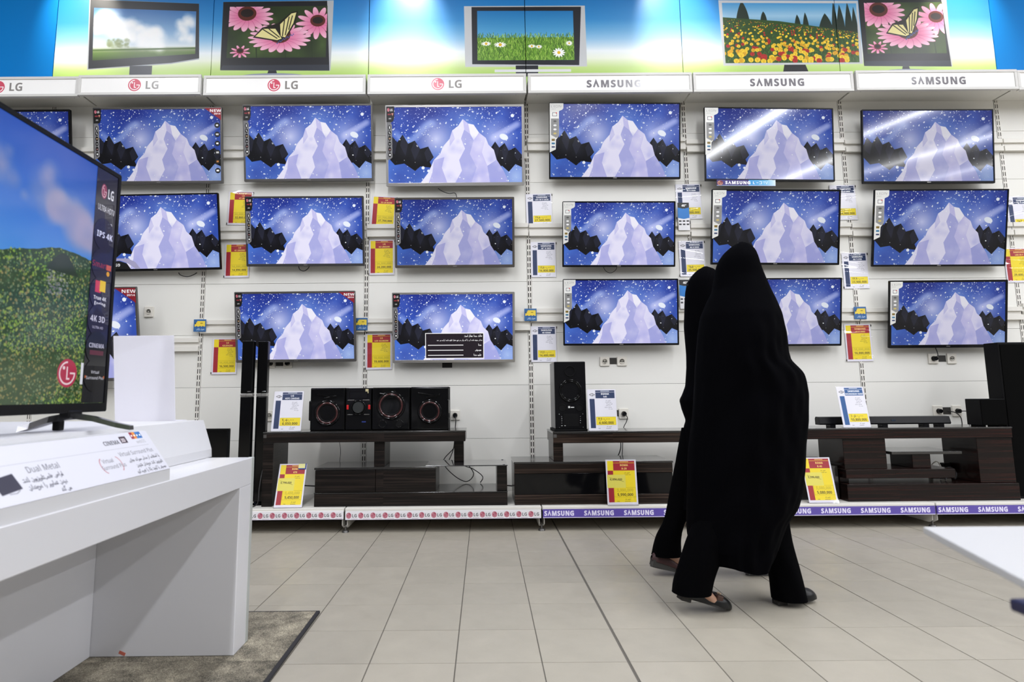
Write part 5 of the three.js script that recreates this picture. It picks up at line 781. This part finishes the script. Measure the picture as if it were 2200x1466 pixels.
  for (const sx of [1, -1]) {                  // two splayed chrome feet
    const x = sx * (W / 2 - 0.13), leg = (pts, w, hh) => { const g1 = new THREE.BufferGeometry(), P = [], I = []; pts.forEach(([lx, ly, lz], i) => { for (const [a, e] of [[-1, -1], [1, -1], [0.75, 1], [-0.75, 1]]) P.push(lx + a * w, ly + e * hh * (1 - 0.3 * i / pts.length), lz); if (i) for (let k = 0; k < 4; k++) { const q0 = (i - 1) * 4 + k, q1 = (i - 1) * 4 + (k + 1) % 4; I.push(q0, q1, q0 + 4, q1, q1 + 4, q0 + 4); } }); const n = pts.length - 1; I.push(0, 2, 1, 0, 3, 2, n * 4, n * 4 + 1, n * 4 + 2, n * 4, n * 4 + 2, n * 4 + 3); g1.setAttribute('position', new THREE.Float32BufferAttribute(P, 3)); g1.setIndex(I); const g2 = g1.toNonIndexed(); g2.computeVertexNormals(); g2.setAttribute('uv', new THREE.Float32BufferAttribute(new Float32Array(g2.attributes.position.count * 2), 2)); return g2; };
    obj('foot', [leg([[x - 0.012, 0.044, -0.01], [x - 0.004, 0.034, 0.05], [x + 0.004, 0.016, 0.11], [x + 0.008, 0.0078, 0.148]], 0.011, 0.0075)], footMetal, t);
    obj('foot', [leg([[x - 0.012, 0.042, -0.01], [x - 0.03, 0.034, -0.05], [x - 0.045, 0.018, -0.09], [x - 0.052, 0.0098, -0.115]], 0.02, 0.0095)], footMetal, t);
    obj('neck', [rb(0.06, 0.024, 0.03, 0.006, x - 0.012, 0.047, -0.012), rb(0.025, 0.04, 0.02, 0.004, x - 0.004, 0.022, -0.05)], M.black, t);
  }
}
{
  const t = thing('card_holder', 'blank white card holder standing on the podium, seen from behind', 'card holder', [-1.288, 0.8325, 2.56]);
  const g = obj('sheet', rb(0.232, 0.33, 0.003, 0.001, 0, 0.165, 0, 1), M.paper, t); g.rotation.x = 0.14;
  const e = obj('cover', bx(0.24, 0.336, 0.0015, 0, 0.169, 0.0035), M.clear, t); e.rotation.x = 0.14;
  obj('foot', bx(0.235, 0.002, 0.09, 0, 0.001, -0.045), M.paper, t);
}
// carpet mat with dark binding
{
  const c = noiseCanvas(512, 512, (x, y) => { const n = fbm(x / 70, y / 70, 4), w = fbm(x / 14 + 40, y / 14, 3), s = rnd(), v = 0.62 + (n - 0.45) * 0.75 + (w - 0.45) * 0.3 + (s - 0.5) * 0.42; return [228 * v, 216 * v, 190 * v]; });
  const b = noiseCanvas(256, 256, () => { const v = rnd() * 255; return [v, v, v]; });
  const t = thing('carpet_mat', 'grey brown carpet mat with dark bound edge under the counter', 'mat', [-1.6, 0, 3.8]);
  const gx = -0.69 + 1.6; obj('pile', uvm(arb(-1.0, gx - 0.014, 0.0005, 0.012, -1.6, 1.4, 0.003)), std(0xffffff, 1, { map: tex(c, [0.9, 0.9]), bumpMap: greyTex(b, [5, 5]), bumpScale: 0.004 }), t);
  obj('binding', [arb(gx - 0.016, gx, 0.0005, 0.014, -1.6, 1.4, 0.005), arb(-1.0, gx, 0.0005, 0.0125, -1.606, -1.598, 0.003)], std(lin(0.02, 0.019, 0.022), 0.9), t);
}
// white table at the right, close to the camera, with a screen standing on it
{
  const t = thing('white_table', 'white table top cut off at the lower right', 'table', [1.3, 0, 4.6]);
  const top = poly([[0.77, 3.853], [2.1, 3.87], [2.1, 5.2], [0.352, 5.2]].map(([x, z]) => [x - 1.3, -(z - 4.6)]));
  obj('top', extr(top, 0.008, 0.002).rotateX(-Math.PI / 2).translate(0, 0.68, 0), std(lin(0.5, 0.5, 0.505), 0.4), t);
  obj('body', arb(-0.2, 0.75, 0.08, 0.679, -0.5, 0.55, 0.004), M.laminate, t); obj('plinth', ab(-0.15, 0.7, 0.001, 0.0795, -0.45, 0.5), M.matte, t);
}
{
  const t = thing('stand_base', 'dark navy flat stand base at the lower right corner on the white table', 'stand', [0.9, 0.69, 4.46]), navy = std(lin(0.012, 0.014, 0.05), 0.35);
  const base = poly([[-0.335, 0.19], [0.3, 0.2], [0.3, -0.2], [-0.335, -0.02]]);
  obj('base', extr(base, 0.008, 0.003).rotateX(-Math.PI / 2).translate(0, 0.0045, 0), navy, t); obj('rib', arb(0.0, 0.22, 0.016, 0.03, -0.06, 0.06, 0.006), navy, t);
}

// ---------------------------------------------------------------- two women in black chadors
const cap = (p, a, b, ra, rbb) => { const bx_ = b[0] - a[0], by = b[1] - a[1], bz = b[2] - a[2], px = p[0] - a[0], py = p[1] - a[1], pz = p[2] - a[2]; const t = Math.max(0, Math.min(1, (px * bx_ + py * by + pz * bz) / (bx_ * bx_ + by * by + bz * bz + 1e-9))); return Math.hypot(px - t * bx_, py - t * by, pz - t * bz) - (ra + (rbb - ra) * t); };
const smin = (a, b, k) => { const h = Math.max(0, Math.min(1, 0.5 + 0.5 * (b - a) / k)); return b + (a - b) * h - k * h * (1 - h); };
function field(fn, c, half, res, color) {
  const mc = new MarchingCubes(res, M.matte, false, false, 120000); mc.isolation = 0;
  for (let k = 0; k < res; k++) for (let j = 0; j < res; j++) for (let i = 0; i < res; i++) mc.field[k * res * res + j * res + i] = -fn([c[0] + ((i - res / 2) / (res / 2)) * half, c[1] + ((j - res / 2) / (res / 2)) * half, c[2] + ((k - res / 2) / (res / 2)) * half]);
  mc.update();
  const n = mc.count, P = new Float32Array(n * 3), N = mc.normalArray.slice(0, n * 3), C = new Float32Array(n * 3);
  for (let i = 0; i < n; i++) { for (let d = 0; d < 3; d++) P[3 * i + d] = mc.positionArray[3 * i + d] * half + c[d]; const q = color([P[3 * i], P[3 * i + 1], P[3 * i + 2]]); C.set(q, 3 * i); }
  const g = new THREE.BufferGeometry(); g.setAttribute('position', new THREE.BufferAttribute(P, 3)); g.setAttribute('normal', new THREE.BufferAttribute(N, 3)); g.setAttribute('color', new THREE.BufferAttribute(C, 3));
  return g;
}
const SKIN = [0.42, 0.24, 0.16];
function headField(c, yaw, pitch) {                // face looks along +x before turning
  const cy = Math.cos(yaw), sy = Math.sin(yaw), loc = (p) => { const x = p[0] - c[0], y = p[1] - c[1], z = p[2] - c[2]; return [cy * x - sy * z, y, sy * x + cy * z]; };
  const fn = (p) => {
    const [x, y, z] = loc(p); let d = (Math.hypot((x + 0.005) / 0.098, (y - 0.03) / 0.105, z / 0.077) - 1) * 0.077;
    d = smin(d, cap([x, y, z], [0.03, -0.03, 0], [0.055, -0.085, 0], 0.056, 0.032), 0.03);
    d = smin(d, cap([x, y, z], [0.088, 0.012, 0], [0.106, -0.025, 0], 0.008, 0.013), 0.012); d = smin(d, cap([x, y, z], [0.082, 0.03, -0.04], [0.082, 0.03, 0.04], 0.011, 0.011), 0.014);
    for (const s of [-1, 1]) { d = Math.max(d, -(Math.hypot(x - 0.1, y - 0.01, z - s * 0.032) - 0.017)); d = Math.min(d, Math.hypot(x - 0.079, y - 0.01, z - s * 0.032) - 0.012); d = smin(d, (Math.hypot((x + 0.005) / 0.018, y / 0.03, (z - s * 0.079) / 0.008) - 1) * 0.008, 0.004); }
    d = smin(d, cap([x, y, z], [0.088, -0.052, -0.016], [0.088, -0.052, 0.016], 0.007, 0.007), 0.006); d = smin(d, cap([x, y, z], [0.086, -0.063, -0.013], [0.086, -0.063, 0.013], 0.008, 0.008), 0.006);
    return smin(d, cap([x, y, z], [-0.01, -0.06, 0], [-0.03, -0.16, 0], 0.055, 0.058), 0.03);
  };
  const color = (p) => { const [x, y, z] = loc(p), e = Math.abs(z); if (Math.hypot(x - 0.079, y - 0.01, e - 0.032) < 0.0128) return Math.hypot(y - 0.01, e - 0.032) < 0.0055 ? [0.02, 0.012, 0.008] : [0.7, 0.68, 0.66]; if (x > 0.06 && Math.abs(y - 0.036) < 0.005 && e > 0.012 && e < 0.05) return [0.03, 0.02, 0.015]; if (x > 0.08 && y < -0.045 && y > -0.071 && e < 0.022) return [0.36, 0.13, 0.11]; if (y > 0.07 || x < 0.028) return [0.003, 0.003, 0.004]; return SKIN; };
  return field(fn, [c[0], c[1] - 0.02, c[2]], 0.17, 68, color);
}
function sweepGeo(path, n = 26) {                   // [x, y, z, rx, rz] from top to bottom, closed ends
  const P = [], I = [], rows = 40, at = (t) => { const f = t * (path.length - 1), i = Math.min(path.length - 2, Math.floor(f)), u = f - i, a = path[Math.max(0, i - 1)], b = path[i], c = path[i + 1], d = path[Math.min(path.length - 1, i + 2)]; return b.map((_, k) => 0.5 * (2 * b[k] + (c[k] - a[k]) * u + (2 * a[k] - 5 * b[k] + 4 * c[k] - d[k]) * u * u + (3 * b[k] - a[k] - 3 * c[k] + d[k]) * u * u * u)); };
  for (let r = 0; r <= rows; r++) { const [x, y, z, rx, rz] = at(r / rows); for (let k = 0; k < n; k++) { const t = (k / n) * 2 * Math.PI, w = 1 + 0.03 * Math.sin(5 * t + r * 0.23) * (r > 6 ? 1 : 0); P.push(x + Math.cos(t) * rx * w, y, z + Math.sin(t) * rz * w); if (r) { const a = (r - 1) * n + k, b = (r - 1) * n + (k + 1) % n; I.push(a, b, a + n, b, b + n, a + n); } } }
  const g = new THREE.BufferGeometry(); g.setAttribute('position', new THREE.Float32BufferAttribute(P, 3)); g.setIndex(I); g.computeVertexNormals(); g.setAttribute('uv', new THREE.Float32BufferAttribute(new Float32Array(P.length / 3 * 2), 2));
  return g;
}
function chadorGeo(profile, zc, foldFrom, opening, drift) {
  const rows = 130, n = 128, P = [], I = [], ys = profile.map((q) => q[0]), top = ys[0], bot = ys[ys.length - 1];
  const look = (y, k) => { let i = 0; while (i < ys.length - 2 && ys[i + 1] > y) i++; const u = (ys[i] - y) / (ys[i] - ys[i + 1]); return profile[i][k] + (profile[i + 1][k] - profile[i][k]) * Math.max(0, Math.min(1, u)); };
  for (let r = 0; r <= rows; r++) {
    const t = r / rows, y = top - (top - bot) * (t < 0.12 ? t * t / 0.12 * 0.5 + t * 0.5 : t), e = 0.008;
    const l = (look(y - e, 1) + look(y + e, 1) + look(y, 1)) / 3, ri = (look(y - e, 2) + look(y + e, 2) + look(y, 2)) / 3, cx = (l + ri) / 2, a = Math.max(0.001, (ri - l) / 2), b = Math.max(0.001, (look(y - e, 3) + look(y + e, 3) + look(y, 3)) / 3), amp = Math.max(0, Math.min(1, (foldFrom - y) / 0.15));
    for (let k = 0; k < n; k++) {
      const th = (k / n) * 2 * Math.PI, s = Math.abs(Math.sin(th)), f = amp * (0.2 + 0.8 * s) * (0.034 * Math.sin(5 * th + 6 * y + 1.3 * Math.sin(9 * y)) + 0.022 * Math.sin(11 * th - 9 * y + 2 * Math.sin(4 * th)) + 0.012 * Math.sin(23 * th + 14 * y)) + Math.max(0, Math.min(1, (1.46 - y) / 0.1)) * (1 - amp) * s * 0.02 * Math.sin(9 * th + 22 * y);
      const crease = amp * 0.014 * Math.sin(34 * y + 7 * Math.cos(th * 1.5) + 2.2 * Math.sin(3 * th)) * s;
      P.push(cx + Math.cos(th) * a * (1 + f * 0.5), y + (r > rows - 6 ? 0.012 * Math.sin(3 * th + 1) : 0), zc + drift * (top - y) + Math.sin(th) * b * (1 + f + crease));
      if (r) { const ang = ((th + Math.PI) % (2 * Math.PI)) - Math.PI, deg = ang * 180 / Math.PI; if (opening && y < opening[0] && y > opening[1] && deg > opening[2] && deg < opening[3]) continue; const p0 = (r - 1) * n + k, p1 = (r - 1) * n + (k + 1) % n; I.push(p0, p1, p0 + n, p1, p1 + n, p0 + n); }
    }
  }
  const g = new THREE.BufferGeometry(); g.setAttribute('position', new THREE.Float32BufferAttribute(P, 3)); g.setIndex(I); g.computeVertexNormals(); g.setAttribute('uv', new THREE.Float32BufferAttribute(new Float32Array(P.length / 3 * 2), 2));
  return g;
}
function shoeGeo(L, w, wedge) {                      // heel at x = 0, toe at x = L, sole on y = 0; returns upper, sole
  const up = [], I = [], n = 20, rows = 26;
  for (let r = 0; r <= rows; r++) {
    const s = r / rows, hw = w * (s < 0.1 ? 0.35 + 4 * s : s < 0.35 ? 0.75 - 0.2 * (s - 0.1) : s < 0.72 ? 0.7 + 0.8 * (s - 0.35) : Math.sqrt(Math.max(0, 1 - Math.pow((s - 0.72) / 0.285, 2)))) / 1, ht = s < 0.08 ? 0.02 + 0.4 * s : s < 0.3 ? 0.052 : s < 0.55 ? 0.052 - 0.05 * (s - 0.3) * 2 : s < 0.65 ? 0.028 + 0.2 * (s - 0.55) : 0.048 * Math.sqrt(Math.max(0.02, 1 - Math.pow((s - 0.62) / 0.385, 2)));
    for (let k = 0; k < n; k++) { const t = (k / n) * 2 * Math.PI, c = Math.cos(t), q = Math.sin(t); up.push(s * L, 0.006 + wedge * (1 - s) + (q > 0 ? Math.pow(q, 0.8) * ht : q * 0.004), c * hw); if (r) { const a = (r - 1) * n + k, b = (r - 1) * n + (k + 1) % n; I.push(a, a + n, b, b, a + n, b + n); } }
  }
  const g = new THREE.BufferGeometry(); g.setAttribute('position', new THREE.Float32BufferAttribute(up, 3)); g.setIndex(I); g.computeVertexNormals(); g.setAttribute('uv', new THREE.Float32BufferAttribute(new Float32Array(up.length / 3 * 2), 2));
  const s = new THREE.Shape(); for (let i = 0; i <= 40; i++) { const t = i / 40 * 2 * Math.PI, x = L / 2 + Math.cos(t) * L / 2, k = x / L, hw = w * (0.72 + 0.3 * Math.exp(-Math.pow((k - 0.72) / 0.22, 2)) - 0.14 * Math.exp(-Math.pow((k - 0.4) / 0.15, 2))); (i ? s.lineTo(x, Math.sin(t) * hw) : s.moveTo(x, Math.sin(t) * hw)); }
  const sole = extr(s, 0.005, 0.001).rotateX(-Math.PI / 2).translate(0, 0.001, 0), heel = wedge ? extr(poly([[0.004, 0.006], [L * 0.85, 0.006], [0.006, wedge + 0.01]]), w * 1.2, 0.001).translate(0, 0, -w * 0.6) : arb(0.004, 0.05, 0.0, 0.022, -w * 0.55, w * 0.55, 0.004).translate(0, -0.014, 0);
  return [g, join([sole, heel])];
}
const chadorM = phys(lin(0.001, 0.001, 0.0016), 0.92, { specularIntensity: 0.06, side: THREE.DoubleSide }), trouserM = phys(lin(0.0011, 0.0011, 0.0015), 0.9, { specularIntensity: 0.06, side: THREE.DoubleSide }), skinM = std(0xffffff, 0.55, { vertexColors: true });
function person(label, o) {
  const t = thing('person', label, 'person', o.at, null), off = (g) => g.translate(-o.at[0], -o.at[1], -o.at[2]);
  const j = o.joints, body = (p) => { let d = cap(p, j.pelvis, j.chest, 0.12, 0.1); d = smin(d, cap(p, j.chest, j.neck, 0.1, 0.052), 0.06); for (const s of ['a', 'b']) { d = smin(d, cap(p, j['hip' + s], j['knee' + s], 0.085, 0.055), 0.04); d = smin(d, cap(p, j['knee' + s], j['ankle' + s], 0.052, 0.034), 0.03); d = smin(d, cap(p, j['ankle' + s], j['toe' + s], 0.03, 0.02), 0.02); d = smin(d, cap(p, j['shoulder' + s], j['elbow' + s], 0.05, 0.04), 0.04); d = smin(d, cap(p, j['elbow' + s], j['wrist' + s], 0.038, 0.026), 0.02); d = smin(d, cap(p, j['wrist' + s], j['palm' + s], 0.026, 0.03), 0.02); } return d; };
  const list = [field(body, [j.pelvis[0], 0.72, j.pelvis[2]], 0.76, 84, () => SKIN), headField(o.head, o.yaw, 0)];
  const bodyGeo = mergeGeometries(list.map((g) => { const q = g.clone(); q.deleteAttribute('uv'); return q; }));
  obj('body', off(bodyGeo), skinM, t);
  obj('chador', off(chadorGeo(o.profile, o.z, o.fold, o.opening, o.drift ?? 0)), chadorM, t);
  for (const l of o.legs) obj('trouser_leg', off(sweepGeo(l)), trouserM, t);
  for (const s of o.shoes) { const [u, sole] = shoeGeo(s.L, s.w, s.wedge ?? 0), tr = (g) => off(g.translate(-s.L, 0, 0).rotateZ(-s.pitch).rotateY(s.yaw).translate(s.toe[0], s.toe[1], s.toe[2])); const p = obj('shoe', tr(u), s.mat, t); obj('sole', tr(sole), s.soleMat, p); if (s.strap) { obj('strap', tr(join([rb(0.03, 0.024, 0.075, 0.006, s.L * 0.68, 0.038, 0).rotateX(0)])), std(lin(0.05, 0.02, 0.012), 0.4), p); obj('bow', tr(join([rb(0.018, 0.006, 0.01, 0.002, s.L * 0.7, 0.053, 0.008).rotateZ(0), rb(0.006, 0.006, 0.022, 0.002, s.L * 0.7, 0.054, 0.008)])), std(lin(0.5, 0.36, 0.24), 0.3), p); } }
  return t;
}
const shoeBlack = phys(lin(0.006, 0.006, 0.006), 0.28, { specularIntensity: 0.6, side: THREE.DoubleSide }), shoeMaroon = std(lin(0.045, 0.014, 0.014), 0.5, { side: THREE.DoubleSide }), soleM = std(lin(0.025, 0.022, 0.02), 0.7);
person('woman in black chador walking right, nearer one, black flat shoes', {
  at: [1.17, 0, 2.17], z: 2.17, head: [1.224, 1.45, 2.135], yaw: 0.62, fold: 1.28, drift: 0.01, opening: [1.56, 1.36, -84, -4],
  profile: [[1.617, 1.222, 1.224, 0.001], [1.612, 1.201, 1.243, 0.031], [1.602, 1.185, 1.257, 0.054], [1.569, 1.146, 1.275, 0.096], [1.532, 1.12, 1.283, 0.121], [1.488, 1.103, 1.294, 0.125], [1.444, 1.094, 1.31, 0.127], [1.39, 1.084, 1.326, 0.148], [1.336, 1.054, 1.345, 0.172], [1.271, 1.027, 1.36, 0.205], [1.186, 1.008, 1.373, 0.218], [1.101, 0.996, 1.374, 0.221], [1.06, 0.991, 1.385, 0.223], [1.037, 0.987, 1.411, 0.224], [1.006, 0.983, 1.441, 0.225], [0.974, 0.981, 1.449, 0.224], [0.912, 0.973, 1.456, 0.222], [0.808, 0.96, 1.446, 0.219], [0.706, 0.944, 1.427, 0.215], [0.604, 0.929, 1.422, 0.207], [0.503, 0.92, 1.406, 0.199], [0.423, 0.913, 1.377, 0.192], [0.364, 0.908, 1.329, 0.183], [0.304, 0.909, 1.304, 0.173], [0.245, 0.923, 1.28, 0.162], [0.19, 0.964, 1.242, 0.152]],
  joints: { pelvis: [1.18, 0.86, 2.17], chest: [1.19, 1.2, 2.16], neck: [1.19, 1.4, 2.14], hipa: [1.15, 0.84, 2.23], kneea: [1.05, 0.46, 2.24], anklea: [0.9, 0.13, 2.24], toea: [0.99, 0.04, 2.23], hipb: [1.21, 0.84, 2.11], kneeb: [1.29, 0.47, 2.12], ankleb: [1.325, 0.1, 2.14], toeb: [1.42, 0.045, 2.12], shouldera: [1.19, 1.27, 2.27], elbowa: [1.27, 1.06, 2.27], wrista: [1.37, 0.97, 2.19], palma: [1.41, 0.95, 2.17], shoulderb: [1.19, 1.27, 2.07], elbowb: [1.26, 1.06, 2.08], wristb: [1.36, 0.97, 2.14], palmb: [1.39, 0.93, 2.16] },
  legs: [[[1.14, 0.76, 2.22, 0.12, 0.1], [1.06, 0.47, 2.235, 0.1, 0.085], [0.96, 0.28, 2.24, 0.086, 0.08], [0.905, 0.15, 2.24, 0.083, 0.074], [0.892, 0.085, 2.24, 0.082, 0.072]], [[1.22, 0.76, 2.12, 0.12, 0.1], [1.27, 0.47, 2.125, 0.1, 0.085], [1.305, 0.28, 2.13, 0.07, 0.076], [1.335, 0.14, 2.14, 0.066, 0.07], [1.352, 0.025, 2.14, 0.074, 0.07]]],
  shoes: [{ L: 0.245, w: 0.042, pitch: 0.3, yaw: 0.16, toe: [1.066, 0.001, 2.2], mat: shoeBlack, soleMat: soleM, strap: 1 }, { L: 0.205, w: 0.042, pitch: 0.0, yaw: 0.2, toe: [1.484, 0.013, 2.1], mat: shoeBlack, soleMat: soleM }],
});
person('woman in black chador half hidden behind the nearer woman, maroon shoes', {
  at: [1.2, 0, 1.74], z: 1.74, head: [1.205, 1.437, 1.715], yaw: 0.7, fold: 1.26, opening: [1.54, 1.34, -84, -6],
  profile: [[1.592, 1.211, 1.213, 0.001], [1.586, 1.188, 1.238, 0.036], [1.575, 1.171, 1.252, 0.058], [1.545, 1.14, 1.274, 0.095], [1.513, 1.119, 1.282, 0.115], [1.463, 1.107, 1.287, 0.123], [1.4, 1.099, 1.348, 0.142], [1.276, 1.092, 1.409, 0.177], [1.128, 1.095, 1.436, 0.185], [1.055, 1.093, 1.439, 0.185], [0.958, 1.083, 1.438, 0.185], [0.905, 1.059, 1.44, 0.185], [0.888, 1.045, 1.441, 0.184], [0.838, 1.056, 1.44, 0.182], [0.778, 1.077, 1.438, 0.179], [0.75, 1.065, 1.437, 0.178], [0.696, 1.064, 1.438, 0.175], [0.578, 1.059, 1.441, 0.168], [0.473, 1.051, 1.436, 0.16], [0.415, 1.033, 1.424, 0.156], [0.34, 1.018, 1.407, 0.15]],
  joints: { pelvis: [1.24, 0.84, 1.74], chest: [1.22, 1.17, 1.73], neck: [1.2, 1.37, 1.72], hipa: [1.2, 0.82, 1.69], kneea: [1.1, 0.45, 1.69], anklea: [0.945, 0.13, 1.7], toea: [1.03, 0.045, 1.7], hipb: [1.28, 0.82, 1.8], kneeb: [1.35, 0.46, 1.79], ankleb: [1.39, 0.1, 1.72], toeb: [1.49, 0.04, 1.71], shouldera: [1.24, 1.24, 1.83], elbowa: [1.22, 1.02, 1.84], wrista: [1.32, 0.93, 1.8], palma: [1.36, 0.92, 1.78], shoulderb: [1.24, 1.24, 1.64], elbowb: [1.28, 1.02, 1.65], wristb: [1.36, 0.95, 1.69], palmb: [1.38, 0.94, 1.71] },
  legs: [[[1.18, 0.74, 1.7, 0.12, 0.1], [1.1, 0.47, 1.69, 0.1, 0.085], [1.01, 0.29, 1.69, 0.055, 0.07], [0.965, 0.19, 1.69, 0.062, 0.07], [0.952, 0.1, 1.69, 0.075, 0.072]], [[1.28, 0.74, 1.79, 0.12, 0.1], [1.34, 0.47, 1.78, 0.09, 0.08], [1.38, 0.25, 1.75, 0.07, 0.07], [1.395, 0.12, 1.72, 0.066, 0.066], [1.4, 0.06, 1.72, 0.07, 0.066]]],
  shoes: [{ L: 0.235, w: 0.042, pitch: 0.2, yaw: 0.05, toe: [1.092, 0.001, 1.69], mat: shoeMaroon, soleMat: std(lin(0.05, 0.048, 0.045), 0.6), wedge: 0.03 }, { L: 0.235, w: 0.042, pitch: 0.0, yaw: 0.05, toe: [1.582, 0.001, 1.69], mat: shoeMaroon, soleMat: std(lin(0.05, 0.048, 0.045), 0.6), wedge: 0.03 }],
});

renderer.render(scene, camera);
